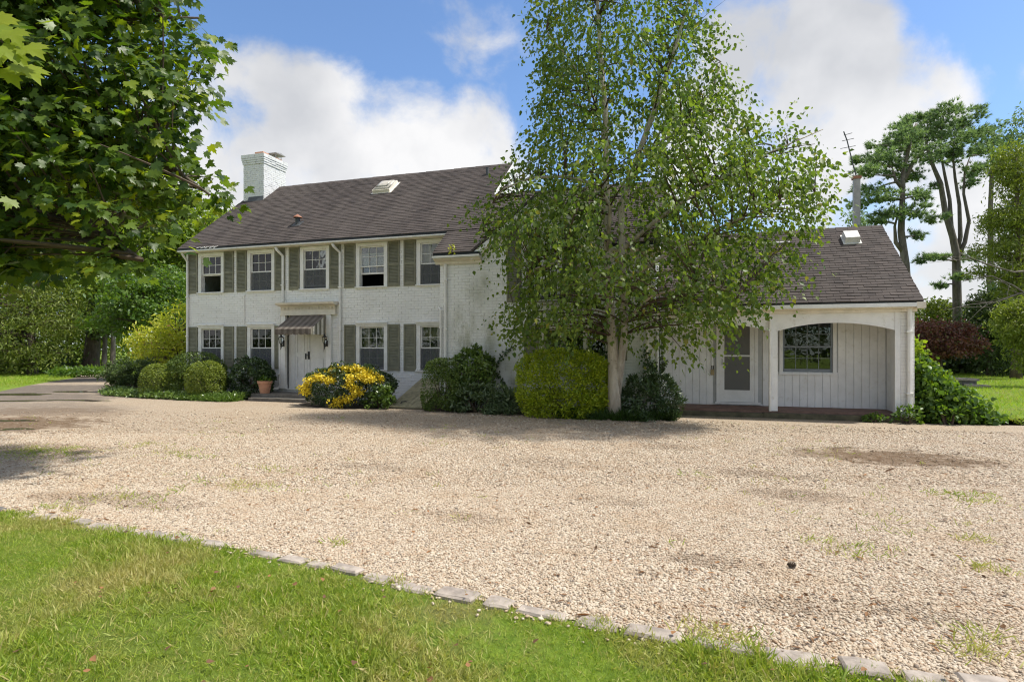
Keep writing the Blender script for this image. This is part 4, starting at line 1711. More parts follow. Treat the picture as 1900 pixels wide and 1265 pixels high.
def shrub(name, c, rad, n, size, shape, mat, label, cat='shrub', group=None, seed=1, knob=.12, box=2.0, clip=.5, z0=.02, parent=None, part_name='foliage', fill=.25, neat=None):
    """a dense shrub: leaves over a knobbly superellipsoid on short stems"""
    root = parent
    if root is None:
        root = thing(name, (c[0], c[1], 0), label, cat, group)
    rad = np.array(rad, float)
    c3 = np.array([c[0], c[1], c[2]])
    T = max(30, n // 42)
    td = rdir(int(T * 1.4))
    td = td[td[:, 2] > -.75][:T]
    ti = RNG.integers(0, len(td), n)
    neat = neat or (.35 if clip >= .8 else 1.0)
    sp = .62 / math.sqrt(T) * (2.6 if neat < 1 else 1.55)
    off = RNG.normal(size=(n, 3)) * sp
    d = nrm(td[ti] + off)
    m = n
    p = np.sign(d) * np.abs(d) ** (2 / box)
    p /= np.maximum((np.abs(p) ** box).sum(1, keepdims=True) ** (1 / box), 1e-9)
    f = lump_dir(d, seed, 4, knob)
    puff = RNG.normal(0, .35, len(td)) * knob * neat
    puff[RNG.random(len(td)) < .05] += knob * .7 * neat
    depth = 1.02 - np.abs(RNG.normal(0, .05, m)) - .05 * neat * np.minimum((off ** 2).sum(1) / (sp * sp) / 3, 2.2) + puff[ti]
    inner = RNG.random(m) < fill
    depth[inner] = RNG.uniform(.35, .92, inner.sum())
    P = c3 + p * rad * (f * depth)[:, None]
    ok = P[:, 2] > z0
    P, d = P[ok], d[ok]
    m = len(P)
    Nn = nrm(d * clip + rdir(m) * .6 + np.array([0, 0, .35]))
    D = nrm(rdir(m) + d * .7 + np.array([0, 0, .25]))
    S = size * RNG.uniform(.7, 1.3, m)
    link(part_name, leaf_mesh(part_name, P, D, Nn, S, shape, mat), root)
    if parent is None and z0 < 1:
        mb = MB()
        for k in range(7):
            a = 2 * math.pi * k / 7 + random.random()
            q = (c[0] + rad[0] * .5 * math.cos(a), c[1] + rad[1] * .5 * math.sin(a), c[2] + rad[2] * random.uniform(0, .4))
            mb.tube(bez((c[0] + .06 * math.cos(a), c[1] + .06 * math.sin(a), -.02), q, .05, 4, .04), [.02, .016, .012, .008], 5)
        part('stem', mb, M['twig'], root)
    return root


def scatter_leaves(C, r, per, size, droop=.3, upw=.4, squash=1.0, jit=1.0):
    """leaf clumps about centres C"""
    C = np.asarray(C, float)
    n = len(C) * per
    P = np.repeat(C, per, 0) + RNG.normal(size=(n, 3)) * (np.array([r, r, r * squash]) * .55)
    D = nrm(rdir(n) * jit + np.array([0, 0, -droop]))
    Nn = nrm(rdir(n) * .8 + np.array([0, 0, upw]))
    return P, D, Nn, size * RNG.uniform(.65, 1.25, n)


def limb_to(mb, stems, C, r0=.03, k=5, sag=.25, frac=1.0, rmin=.006):
    """thin limbs from the nearest lower stem point to clump centres"""
    S = np.array([p for st in stems for p in st])
    for q in C:
        if random.random() > frac:
            continue
        w = np.linalg.norm(S - q, axis=1) + np.where(S[:, 2] > q[2] - .05, 1.5, 0)
        p = S[int(w.argmin())]
        L = float(np.linalg.norm(p - q))
        rr = min(r0, .008 + .011 * L)
        mb.tube(bez(p, q, sag * L * .35, 5, .06 * L), [rr, rr * .8, rr * .6, rr * .42, rmin], k, cap=False)


def dense(path, n):
    pts = [np.array(p, float) for p in path]
    out = []
    for i in range(len(pts) - 1):
        for t in np.linspace(0, 1, n, endpoint=False):
            out.append(pts[i] * (1 - t) + pts[i + 1] * t)
    out.append(pts[-1])
    return out


def crown_points(lobes, n, shell=.55):
    """clump centres spread through ellipsoid lobes, most of them near the outside"""
    vol = np.array([a[3] * a[4] * a[5] for a in lobes]) ** .75
    cnt = (n * vol / vol.sum()).astype(int) + 1
    out = []
    for a, k in zip(lobes, cnt):
        d = rdir(k)
        r = 1 - (1 - shell) * RNG.random(k) ** 1.3
        out.append(np.array(a[:3]) + d * r[:, None] * np.array(a[3:6]))
    return np.concatenate(out)


def tree(name, base, height, lobes, nclump, per, r, size, shape, mat, bark, label, cat='tree', group=None, trunk_r=.2, droop=.3, upw=.4, squash=.7, limbs=.35, lean=(0, 0), shell=.5, forks=3):
    root = thing(name, (base[0], base[1], 0), label, cat, group)
    C = crown_points(lobes, nclump, shell)
    C = C[C[:, 2] > .15]
    P, D, Nn, S = scatter_leaves(C, r, per, size, droop, upw, squash)
    ok = P[:, 2] > .05
    link('crown', leaf_mesh('crown', P[ok], D[ok], Nn[ok], S[ok], shape, mat), root)
    mb = MB()
    top = (base[0] + lean[0], base[1] + lean[1], height)
    path = dense(bez((base[0], base[1], -.05), top, 0, 7, trunk_r * 1.2), 2)
    mb.tube(path, [trunk_r * (1.25 if i == 0 else 1) * (1 - .8 * i / len(path)) for i in range(len(path))], 9)
    stems = [[np.array(p) for p in path]]
    idx = RNG.permutation(len(C))[:int(len(C) * limbs)]
    limb_to(mb, stems, C[idx], trunk_r * .35, 5, .2)
    part('trunk', mb, bark, root, smooth=True)
    return root


# ---- the birch in front of the house
def build_birch():
    bx, by = -1.67, 12.75
    root = thing('birch_tree', (bx, by, 0), 'tall leafy birch with pale forked trunk growing before the gabled wing', 'tree')
    zz = lambda y: EYE + (HOR - y) / 83.0
    tr = lambda px: (px - 1145) / 83.0 * .91
    s1 = [(bx, by, -.05), (bx - .02, by, .6), (bx - .05, by, zz(640)), (bx + tr(1133), by + .02, zz(560)), (bx + tr(1130), by, zz(450)), (bx + tr(1128), by - .1, zz(320)), (bx + tr(1127), by - .1, zz(210)), (bx + tr(1116), by, zz(110)), (bx + tr(1108), by, zz(-20)), (bx + tr(1100), by + .1, zz(-170))]
    s2 = [(bx + .05, by + .02, .5), (bx + .10, by, zz(690)), (bx + tr(1165), by - .05, zz(620)), (bx + tr(1163), by - .2, zz(510)), (bx + tr(1160), by - .3, zz(395)), (bx + tr(1190), by - .25, zz(310)), (bx + tr(1232), by - .2, zz(205)), (bx + tr(1268), by - .1, zz(100)), (bx + tr(1295), by, zz(10)), (bx + tr(1310), by, zz(-90))]
    s3 = [(bx + tr(1131), by - .02, zz(470)), (bx + tr(1142), by - .5, zz(395)), (bx + tr(1120), by - .7, zz(360)), (bx + tr(1060), by - .8, zz(344)), (bx + tr(990), by - .8, zz(340)), (bx + tr(930), by - .75, zz(355)), (bx + tr(893), by - .7, zz(395)), (bx + tr(880), by - .65, zz(450))]
    s4 = [(bx + tr(1133), by, zz(555)), (bx + tr(1110), by - .5, zz(510)), (bx + tr(1060), by - .8, zz(490)), (bx + tr(1000), by - .9, zz(505)), (bx + tr(950), by - .9, zz(545))]
    s5 = [(bx + tr(1162), by - .25, zz(470)), (bx + tr(1230), by - .3, zz(420)), (bx + tr(1320), by - .35, zz(370)), (bx + tr(1420), by - .3, zz(325)), (bx + tr(1515), by - .25, zz(292))]
    s6 = [(bx + tr(1163), by - .2, zz(530)), (bx + tr(1240), by - .6, zz(490)), (bx + tr(1340), by - .8, zz(450)), (bx + tr(1440), by - .7, zz(410)), (bx + tr(1510), by - .6, zz(400))]
    s7 = [(bx + tr(1165), by - .1, zz(600)), (bx + tr(1220), by - .9, zz(560)), (bx + tr(1300), by - 1.2, zz(540)), (bx + tr(1370), by - 1.2, zz(560))]
    s8 = [(bx + tr(1128), by - .1, zz(320)), (bx + tr(1122), by - .15, zz(250)), (bx + tr(1105), by - .2, zz(190)), (bx + tr(1060), by - .3, zz(120)), (bx + tr(1010), by - .3, zz(60))]
    s9 = [(bx + tr(1190), by - .25, zz(310)), (bx + tr(1260), by - .2, zz(270)), (bx + tr(1330), by, zz(200)), (bx + tr(1345), by, zz(150))]
    mb = MB()
    mb.tube(s1, [.165, .135, .115, .10, .085, .07, .06, .05, .035, .015], 12)
    part('trunk', mb, M['bark_birch'], root, smooth=True)
    mb = MB()
    mb.tube(s2, [.08, .09, .085, .08, .07, .062, .05, .04, .028, .01], 10)
    for s, r in ((s3, .05), (s4, .045), (s5, .055), (s6, .05), (s7, .04), (s8, .045), (s9, .04)):
        mb.tube(s, [max(.008, r * (1 - .85 * i / (len(s) - 1))) for i in range(len(s))], 7)
    part('limb', mb, M['bark_birch_thin'], root, smooth=True)
    # crown outline: photo row -> reach to either side of the trunk and density
    tab = [(640, 1040, 1300, .25), (605, 960, 1360, .8), (570, 945, 1390, 1), (520, 950, 1440, 1), (495, 925, 1460, .9), (450, 885, 1485, .95), (400, 880, 1505, 1.05), (350, 890, 1512, 1), (315, 930, 1515, .85), (290, 950, 1480, .8), (250, 975, 1420, .8), (200, 1000, 1345, .9), (130, 1005, 1335, .9), (60, 985, 1310, .85), (0, 985, 1290, .8), (-80, 1020, 1240, .7), (-190, 1080, 1170, .5)]
    tab = sorted(tab)
    C = []
    tries = 0
    while len(C) < 1440 and tries < 30000:
        tries += 1
        y = random.uniform(-190, 645)
        l, r, dn = interp(tab, y)
        if random.random() > dn * (r - l) / 640:
            continue
        t = random.uniform(-1, 1)
        x = (l + r) / 2 + t * (r - l) / 2
        X = bx + tr(x) * .97
        z = zz(y)
        ry = min(2.2, (r - l) / 2 / 83.0 * .75) * math.sqrt(max(.03, 1 - t * t))
        cyy = by - .55 if z < 5.2 else by + .1
        Y = cyy + random.uniform(-1, 1) * ry
        # keep clear of walls and roofs
        roofz = 2.7 + .76 * max(0, Y - 13.8) if X > -.7 else (4.2 + .8 * max(0, Y - 13.8))
        if Y > 13.35 and z < roofz + .45:
            continue
        # open windows in the crown: the wall shows past the hanging left arm, the trunk shows below
        if 900 < x < 1000 and 400 < y < 470 and random.random() < .6:
            continue
        if x < 945 and 462 < y and random.random() < .75:
            continue
        if y > 615 and 1120 < x < 1180:
            continue
        C.append((X, Y, z))
    C = np.array(C)
    nz = np.sin(C[:, 0] * 2.3 + 1) + np.sin(C[:, 2] * 2.9 + C[:, 0]) + np.sin(C[:, 1] * 2.1)
    C = C[nz > -1.55]
    # leaves hang along short drooping twigs that leave each spray
    NT_, NL = 4, 9
    c0 = np.repeat(C, NT_, 0) + RNG.normal(size=(len(C) * NT_, 3)) * .13
    axis = np.array([bx, by - .3, 0])
    outw = nrm((c0 - axis) * np.array([1, 1, 0]) + 1e-6)
    td = nrm(outw * .6 + rdir(len(c0)) * .9 + np.array([0, 0, -.25]))
    tl = RNG.uniform(.3, .75, len(c0))
    tt = np.linspace(.12, 1, NL)
    P = (c0[:, None] + td[:, None] * (tl[:, None] * tt)[..., None] + np.array([0, 0, -1]) * (tl[:, None] * .45 * tt ** 2)[..., None]).reshape(-1, 3)
    n = len(P)
    P += RNG.normal(size=(n, 3)) * .028
    D = nrm(np.repeat(td, NL, 0) * .5 + rdir(n) * .7 + np.array([0, 0, -.75]))
    Nn = nrm(rdir(n) * .8 + np.array([0, 0, .25]))
    S = .090 * RNG.uniform(.5, 1.35, n)
    keepf = RNG.random(n) < .92
    P, D, Nn, S = P[keepf], D[keepf], Nn[keepf], S[keepf]
    h = P[:, 2] < 9.8
    ok = ~((P[:, 1] > 13.75) & (P[:, 2] < np.where(P[:, 0] > -.8, 2.65 + .757 * np.maximum(0, P[:, 1] - 13.9), 4.2 + .795 * np.maximum(0, P[:, 1] - 13.87))))
    P, D, Nn, S = P[ok], D[ok], Nn[ok], S[ok]
    # outer sprays
    link('crown', leaf_mesh('crown', P, D, Nn, S, BIRCH, M['l_birch']), root)
    mb = MB()
    stems = [dense(s, 5) for s in (s1[2:], s2[2:], s3, s4, s5, s6, s7, s8, s9)]
    limb_to(mb, stems, C[::2], .022, 4, .3)
    for k in range(9):
        a = Vector((bx + tr(1275 + 4 * k), by + random.uniform(-.3, .3), zz(95 - 8 * k)))
        mb.tube(bez(a, a + Vector((random.uniform(.2, .9), random.uniform(-.3, .3), random.uniform(.5, 1.3))), .05, 4), [.008, .006, .004, .002], 4, cap=False)
    part('twigs', mb, M['twig'], root, stuff=True)


build_birch()


# ---- the maple reaching in from the side of the lawn
def build_maple():
    def w(r, f, z):
        x, y = cw(r, f)
        return (x, y, z)
    base = cw(-9.3, 7.2)
    root = thing('maple_tree', (base[0], base[1], 0), 'big dark green maple overhanging the driveway from beside the front lawn', 'tree')
    trunk = [w(-9.3, 7.2, -.05), w(-9.3, 7.2, 1.2), w(-9.2, 7.3, 2.6), w(-9.0, 7.4, 4.2), w(-8.8, 7.4, 6.0), w(-8.6, 7.4, 8.0)]
    mb = MB()
    mb.tube(trunk, [.36, .29, .26, .22, .16, .06], 12)
    limbs = [[w(-9.2, 7.3, 2.2), w(-8.2, 7.3, 3.0), w(-7, 7.2, 3.35), w(-6, 7.2, 3.3), w(-5.0, 7.1, 2.95), w(-4.5, 7.0, 2.65)],
             [w(-9.1, 7.3, 3.0), w(-8, 7.5, 4.0), w(-6.8, 7.5, 4.3), w(-5.6, 7.5, 4.25), w(-4.4, 7.5, 3.9), w(-3.9, 7.4, 3.55)],
             [w(-9.0, 7.4, 3.8), w(-7.8, 7.6, 5.0), w(-6.5, 7.6, 5.6), w(-5.2, 7.7, 6.0), w(-4.2, 7.7, 6.0)],
             [w(-8.9, 7.4, 4.8), w(-7.6, 7.2, 6.4), w(-6.2, 7.2, 7.4), w(-5, 7.3, 8.0)],
             [w(-9.1, 7.3, 3.2), w(-8, 6.4, 4.2), w(-6.6, 5.4, 4.9), w(-5.2, 4.5, 5.0), w(-4.0, 3.8, 4.4), w(-3.0, 3.2, 3.75), w(-2.78, 3.05, 3.45)],
             [w(-9.2, 7.3, 2.4), w(-8.6, 8.6, 3.4), w(-7.6, 9.6, 3.9), w(-6.4, 9.9, 3.9)]]
    for s in limbs:
        mb.tube(s, [max(.012, .11 * (1 - .88 * i / (len(s) - 1))) for i in range(len(s))], 8)
    part('trunk', mb, M['bark'], root, smooth=True)
    lobes_c = [(-5.1, 7.6, 5.9, 1.15, 1.6, 1.25), (-4.75, 7.4, 4.75, 1.0, 1.4, .6), (-4.75, 7.4, 3.85, 1.15, 1.5, .62), (-5.0, 7.1, 3.1, .95, 1.1, .48), (-4.55, 7.0, 2.62, .28, .5, .16),
               (-5.9, 7.2, 4.5, 1.2, 1.7, 1.0), (-6.6, 7.3, 3.35, 1.2, 1.5, .85), (-6.6, 7.3, 5.6, 1.5, 2.0, 1.3), (-6.9, 7.0, 2.85, .9, 1.2, .5), (-5.9, 7.3, 7.2, 1.6, 2.0, 1.3), (-8.3, 7.3, 4.6, 1.6, 2.2, 1.6), (-8, 7.3, 7.0, 1.8, 2.2, 1.6), (-7.6, 9.3, 4.2, 1.3, 1.4, 1.0),
               (-5.7, 7.0, 2.62, .5, .6, .2)]
    lobes = []
    lobes_c = [(a_ - .28, *r_) for a_, *r_ in lobes_c]
    C = crown_points(lobes_c, 2000, .35)
    nz = np.sin(C[:, 0] * 2.7 + 1) + np.sin(C[:, 2] * 3.1 + C[:, 0]) + np.sin(C[:, 1] * 2.3)
    C = C[nz > -1.35]
    Cw = np.array([w(*c) for c in C])
    P, D, Nn, S = scatter_leaves(Cw, .36, 17, .122, .75, .8, .36, .8)
    rel = P - np.repeat(Cw, 17, 0)
    D = nrm(nrm(rel) * .9 + rdir(len(P)) * .55 + np.array([0, 0, -.55]))
    Nn = nrm(rdir(len(P)) * .62 + np.array([.25, -.5, .7]))
    P[:, 2] -= .5 * (rel[:, 0] ** 2 + rel[:, 1] ** 2)
    rnd = RNG.random(len(P))
    cam_d = np.linalg.norm(P - np.array([0, 0, EYE]), axis=1)
    # random leaves of the crown with sunlight put into their paler colour
    sun_tinted = RNG.random(len(P)) < .13
    order = np.argsort(cam_d)
    fr = (-P[:, 0] * SI + P[:, 1] * CO)
    rt = (P[:, 0] * CO + P[:, 1] * SI)
    seen = (rt / fr > -.93) & ((P[:, 2] - EYE) / fr < .62)
    big = [i for i in order if seen[i]][:285]
    single = np.zeros(len(P), bool)
    single[big] = True
    for nm, sel, mt in (('crown', ~single & ~sun_tinted, 'l_maple'), ('sun_tinted_leaves', ~single & sun_tinted, 'l_maple_bright')):
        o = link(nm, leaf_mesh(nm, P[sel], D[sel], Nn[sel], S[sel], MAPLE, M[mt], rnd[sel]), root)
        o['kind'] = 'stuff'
    for i in big:
        link('leaf', leaf_mesh('leaf', P[i:i + 1], D[i:i + 1], Nn[i:i + 1], S[i:i + 1], MAPLE, M['l_maple_bright' if sun_tinted[i] else 'l_maple'], rnd[i:i + 1]), root)
    # the bright twig hanging close to the viewer
    tips = [(-2.76, 3.05, 3.35), (-2.70, 3.0, 3.26), (-2.62, 3.0, 3.24), (-2.56, 3.02, 3.17), (-2.64, 2.95, 3.13), (-2.73, 2.98, 3.12), (-2.80, 3.0, 3.20), (-2.84, 3.05, 3.32), (-2.60, 3.05, 3.08), (-2.68, 3.02, 3.05), (-2.79, 3.02, 3.09), (-2.86, 3.0, 3.15), (-2.9, 3.05, 3.25), (-2.72, 3.08, 3.20)]
    for k, t in enumerate(tips):
        p = np.array([w(*t)])
        dd = np.array([[CO * .75 + random.uniform(-.2, .2), SI * .75 + random.uniform(-.3, .3), -.55 + random.uniform(-.3, .1)]])
        nn = np.array([[-SI * -.5 + random.uniform(-.2, .2), -CO * .55 + random.uniform(-.2, .2), .75]])
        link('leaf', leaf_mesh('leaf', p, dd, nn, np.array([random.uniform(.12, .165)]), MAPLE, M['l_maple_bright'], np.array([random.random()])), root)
    mb = MB()
    mb.tube([w(-2.78, 3.05, 3.45), w(-2.74, 3.03, 3.33), w(-2.68, 3.0, 3.2), w(-2.63, 3.0, 3.12)], [.008, .006, .005, .003], 5)
    limb_to(mb, [dense(s, 4) for s in limbs + [trunk[2:]]], Cw[::2], .03, 4, .15)
    part('twigs', mb, M['twig'], root, stuff=True)


build_maple()

# ---- shrubs along the house
shrub('boxwood_shrub', (-2.82, 12.95, .66), (1.06, .74, .86), 21000, .058, LEAF2, M['l_box'], 'large rounded bright green boxwood under the three part window', seed=2, knob=.15, box=2.7, clip=.45, neat=.75)
shrub('clipped_shrub', (-6.0, 13.25, .60), (.50, .52, .66), 11000, .042, LEAF2, M['l_yew'], 'upright clipped dark green shrub right beside the cellar hatch', seed=3, knob=.06, box=3.2, clip=.9)
shrub('broadleaf_shrub', (-5.35, 13.55, .80), (.55, .40, .80), 3600, .095, LEAF2, M['l_holly_mid'], 'taller loose leafy shrub against the stained brick wall', seed=4, knob=.22)
r_ = shrub('rhododendron', (-5.0, 13.05, .22), (.9, .42, .38), 2600, .11, LONG, M['l_rhodo'], 'low grey green rhododendron at the foot of the stained wall', seed=5, knob=.25)
shrub('rhododendron', (-4.15, 13.1, .20), (.55, .36, .30), 1300, .10, LONG, M['l_rhodo'], 'small dark rhododendron between the stained wall and the rounded boxwood', seed=25, knob=.25)
shrub('dark_shrub', (-.95, 13.05, .42), (.68, .48, .55), 3800, .095, LONG, M['l_holly'], 'dark glossy shrub beside the birch trunk and porch corner', seed=6, knob=.25)
shrub('holly_shrub', (-8.95, 13.45, .50), (1.40, .62, .62), 12000, .062, LEAF2, M['l_holly'], 'wide dark holly mound with golden sprays near the front steps', seed=7, knob=.14)
# golden euonymus running over the holly mound
eu = thing('golden_euonymus', (-8.8, 13.2, 0), 'bright yellow euonymus spreading over the dark holly mound', 'shrub')
pts = []
rg = np.random.default_rng(9)
for k in range(1000):
    u = rg.uniform(-1, 1)
    pts.append((-8.75 + u * 1.0, 12.95 + .33 * (1 - u * u) * rg.uniform(.6, 1.2) + .3 * u * u, 1.0 - .28 * u * u + rg.normal(0, .04)))
for path, n in (([(-9.75, 12.98, .72), (-9.95, 12.88, .5), (-9.72, 12.85, .38)], 130), ([(-8.5, 12.87, .85), (-8.45, 12.84, .6), (-8.2, 12.86, .45), (-8.6, 12.82, .22), (-9.0, 12.84, .12)], 330), ([(-9.6, 12.98, .8), (-9.3, 12.92, .75), (-9.0, 12.9, .72)], 160), ([(-8.2, 12.9, .85), (-7.9, 13.0, .75)], 150)):
    dp = dense(path, 12)
    for k in range(n):
        q = dp[rg.integers(len(dp))]
        pts.append(tuple(q + rg.normal(0, .055, 3)))
P, D, Nn, S = scatter_leaves(np.array(pts), .06, 4, .062, .0, .7, .7)
link('foliage', leaf_mesh('foliage', P, D, Nn, S, LEAF2, M['l_yellow']), eu)
mb = MB()
for k in range(8):
    q = pts[k * 40]
    mb.tube(bez((-8.8 + .1 * k - .4, 13.3, 0), q, .1, 4), [.012, .01, .008, .004], 4)
part('stem', mb, M['twig'], eu)
shrub('low_broadleaf', (-7.75, 13.2, .2), (.42, .34, .34), 900, .10, LEAF2, M['l_holly_mid'], 'small leafy plant between the golden shrub and the cellar hatch', seed=8, knob=.3)
shrub('holly_shrub', (-13.15, 14.6, .58), (.80, .44, .66), 6000, .075, LEAF2, M['l_holly'], 'rounded dark holly behind the terracotta pot', seed=10, knob=.12)
shrub('clipped_yew', (-14.3, 13.95, .56), (.56, .46, .60), 8500, .045, LEAF2, M['l_yew_lime'], 'smooth clipped yellow green yew standing in front of the larger yew', seed=11, knob=.05, box=2.6, clip=.9)
shrub('clipped_yew', (-15.25, 14.5, .66), (1.1, .55, .74), 13000, .05, LEAF2, M['l_yew'], 'long rounded dark green yew below the end ground floor window', seed=12, knob=.08, box=2.4, clip=.8)
shrub('clipped_yew', (-16.35, 14.15, .5), (.62, .5, .55), 7500, .045, LEAF2, M['l_yew_lime'], 'low clipped light green yew at the outer end of the foundation bed', seed=22, knob=.05, box=2.5, clip=.9)
shrub('dark_mound', (-19.35, 15.6, .5), (.9, .75, .62), 6500, .075, LEAF2, M['l_dark'], 'open dark mounded shrub at the bend of the drive', seed=13, knob=.25, fill=.4)
# lime rhododendron behind the corner
tree('lime_rhododendron', (-20.2, 18.2), 2.2, [(-19.3, 18.0, 2.4, 1.3, 1.1, .95), (-20.9, 18.3, 1.9, 1.3, 1.1, .8), (-21.7, 18.5, 1.5, 1.0, .9, .6), (-19.8, 18.0, 1.4, 1.5, 1.2, .8), (-18.4, 18.2, 1.9, .9, .8, .9)], 420, 16, .32, .17, LONG, M['l_lime'], M['bark'],
     'bright yellow green rhododendron bush beside the corner of the house', 'shrub', trunk_r=.08, droop=-.3, upw=.6, limbs=.3, shell=.7)

# ground cover
gc = []
rg = np.random.default_rng(21)


def cover_points(n, poly_fn):
    out = []
    while len(out) < n:
        p = poly_fn()
        if p is not None:
            out.append(p)
    return np.array(out)


def gc_left():
    x = random.uniform(-19.5, -12.9)
    front = np.interp(x, [-19.5, -18.3, -16, -13.5, -12.3], [14.6, 13.9, 13.5, 13.4, 13.5])
    y = front + random.uniform(-.05, .75)
    return (x, y, .05 + .14 * random.random() * min(1, (y - front + .2) * 2.5))


C = cover_points(2600, gc_left)
P, D, Nn, S = scatter_leaves(C, .1, 4, .085, -.4, .7, .5)
P[:, 2] = np.maximum(P[:, 2], .03)
o = link('ground_cover', leaf_mesh('ground_cover', P, D, Nn, S, LEAF2, M['l_holly_mid']))
o['kind'] = 'stuff'
o['label'] = 'low green ground cover spilling from the foundation bed'
o['category'] = 'ground cover'


def blades(C, per, h, mat, w=.018, spread=.55):
    C = np.repeat(np.asarray(C), per, 0)
    n = len(C)
    P = C + RNG.normal(size=(n, 3)) * np.array([.05, .05, 0])
    D = nrm(RNG.normal(size=(n, 3)) * np.array([spread, spread, .1]) + np.array([0, 0, 1]))
    return P, D, rdir(n), h * RNG.uniform(.5, 1.2, n)


BLADE = ([(-.035, 0, 0), (.035, 0, 0), (.03, .55, .06), (0, 1, .28), (-.03, .55, .06)], [(0, 1, 2, 4), (4, 2, 3)])
C = cover_points(260, lambda: (random.uniform(-2.9, -.45), random.uniform(12.5, 13.0), .01))
C[:, 1] += np.where(C[:, 0] > -1, .3, 0)
P, D, Nn, S = blades(C, 22, .26, None, spread=.7)
o = link('liriope_border', leaf_mesh('liriope_border', P, D, Nn, S, BLADE, M['l_lir']))
o['kind'] = 'stuff'
o['label'] = 'dark strappy border grass around the birch trunk'
o['category'] = 'border grass'
C = cover_points(190, lambda: (random.uniform(-14.8, -12.85), random.uniform(13.38, 13.75), .01))
P, D, Nn, S = blades(C, 20, .22, None, spread=.8)
o = link('border_grass', leaf_mesh('border_grass', P, D, Nn, S, BLADE, M['l_vine']))
o['kind'] = 'stuff'
o['label'] = 'green strappy border grass beside the front steps'
o['category'] = 'border grass'


# ivy strands on the walls
def ivy(paths, label, per=55, width=.05, size=.07, y=None):
    t = thing('ivy', paths[0][0], label, 'ivy')
    pts, mb = [], MB()
    for p in paths:
        mb.tube(p, .006, 4)
        dp = dense(p, 14)
        for q in dp:
            for k in range(max(1, per // 14)):
                pts.append(q + RNG.normal(size=3) * np.array([width, .015, width]))
    P = np.array(pts)
    n = len(P)
    D = nrm(RNG.normal(size=(n, 3)) * np.array([1, .25, 1]) + np.array([0, -.2, -.4]))
    Nn = nrm(RNG.normal(size=(n, 3)) * .35 + np.array([0, -1, .3]))
    part('stem', mb, M['twig'], t)
    link('foliage', leaf_mesh('foliage', P, D, Nn, size * RNG.uniform(.6, 1.2, n), BIRCH, M['l_ivy']), t)


yv = YB - .04
ivy([[(-4.95, yv, 1.0), (-4.75, yv, 1.35), (-4.45, yv, 1.62)], [(-4.9, yv, .95), (-4.7, yv, .7), (-4.6, yv, .4), (-4.55, yv, .1)]], 'thin ivy strand climbing the stained brick wall', 40, .03)
ivy([[(-1.0, yv - .05, .3), (-1.05, yv - .05, .9), (-1.1, yv - .05, 1.55)], [(-.98, yv - .05, .5), (-.9, yv - .05, .95), (-1.0, yv - .05, 1.25)], [(-.95, yv - .05, .4), (-.9, yv - .05, .7), (-.95, yv - .05, 1.0)]], 'ivy clump wrapped round the cream downspout by the porch corner', 70, .07)
ivy([[(-.72, YP - .06, .9), (-.74, YP - .06, 1.5), (-.76, YP - .06, 2.3)], [(-.66, YP - .06, 1.25), (-.72, YP - .06, 1.05)]], 'narrow ivy strand hanging down the porch corner post', 45, .03, .055)
ivy([[(-2.0, yv, .2), (-2.05, yv, 1.0), (-2.0, yv, 2.2)], [(-2.9, yv - .05, 1.4), (-2.4, yv - .05, 1.5), (-2.0, yv - .05, 1.35)], [(-3.18, yv, 1.4), (-3.17, yv, 1.75)]], 'dark ivy creeping over the sill of the three part window', 60, .06)

# vine heap at the right end of the house
vn = thing('vine_mass', (5.2, 14.6, 0), 'sprawling heap of large leafed vine against the end of the porch wing', 'vine')
C = crown_points([(4.85, 14.55, .5, .40, .6, .66), (5.15, 14.5, .34, .48, .55, .50), (5.5, 14.45, .2, .42, .45, .30), (4.70, 14.75, 1.0, .20, .5, .42), (5.85, 14.4, .08, .28, .32, .13)], 560, .7)
C = C[(C[:, 2] > .02)]
P, D, Nn, S = scatter_leaves(C, .13, 10, .115, .6, .5, .8)
ok = (P[:, 2] > .03) & ((P[:, 0] > 4.5) | (P[:, 1] < 13.9))
P, D, Nn, S = P[ok], D[ok], Nn[ok], S[ok]
link('foliage', leaf_mesh('foliage', P, D, Nn, S, BIRCH, M['l_vine']), vn)
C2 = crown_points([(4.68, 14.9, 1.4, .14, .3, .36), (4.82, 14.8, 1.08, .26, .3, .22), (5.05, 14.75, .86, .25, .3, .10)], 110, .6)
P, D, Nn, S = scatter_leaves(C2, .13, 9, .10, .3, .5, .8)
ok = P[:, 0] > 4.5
link('sun_tinted_leaves', leaf_mesh('sun_tinted_leaves', P[ok], D[ok], Nn[ok], S[ok], BIRCH, M['l_vine_lime']), vn)  # top of the heap coloured lighter to look lit from behind
mb = MB()
for k in range(10):
    q = C[RNG.integers(len(C))]
    mb.tube(bez((5.0 + .1 * k, 14.7, 0), q, .2, 5, .1), [.014, .012, .01, .008, .004], 5)
part('stem', mb, M['twig'], vn)
for c, lab in (((4.2, 13.82, .16), 'small leafy weed at the foot of the brick pier'), ((4.95, 13.92, .2), 'light green broad leafed seedling before the vine heap'), ((3.6, 13.86, .08), 'tiny weed growing on the mossy porch sill')):
    shrub('weed', c, (.26, .12, .17) if c[2] > .1 else (.2, .06, .08), 150, .10 if c[2] > .1 else .07, LEAF2, M['l_vine'], lab, 'weed', seed=14, knob=.3)
shrub('gutter_weed', (-6.05, YC - .03, 4.1), (.09, .04, .17), 60, .07, LEAF2, M['l_lime'], 'yellow green seedling sprouting from the low gutter', 'weed', seed=15, z0=3.9)

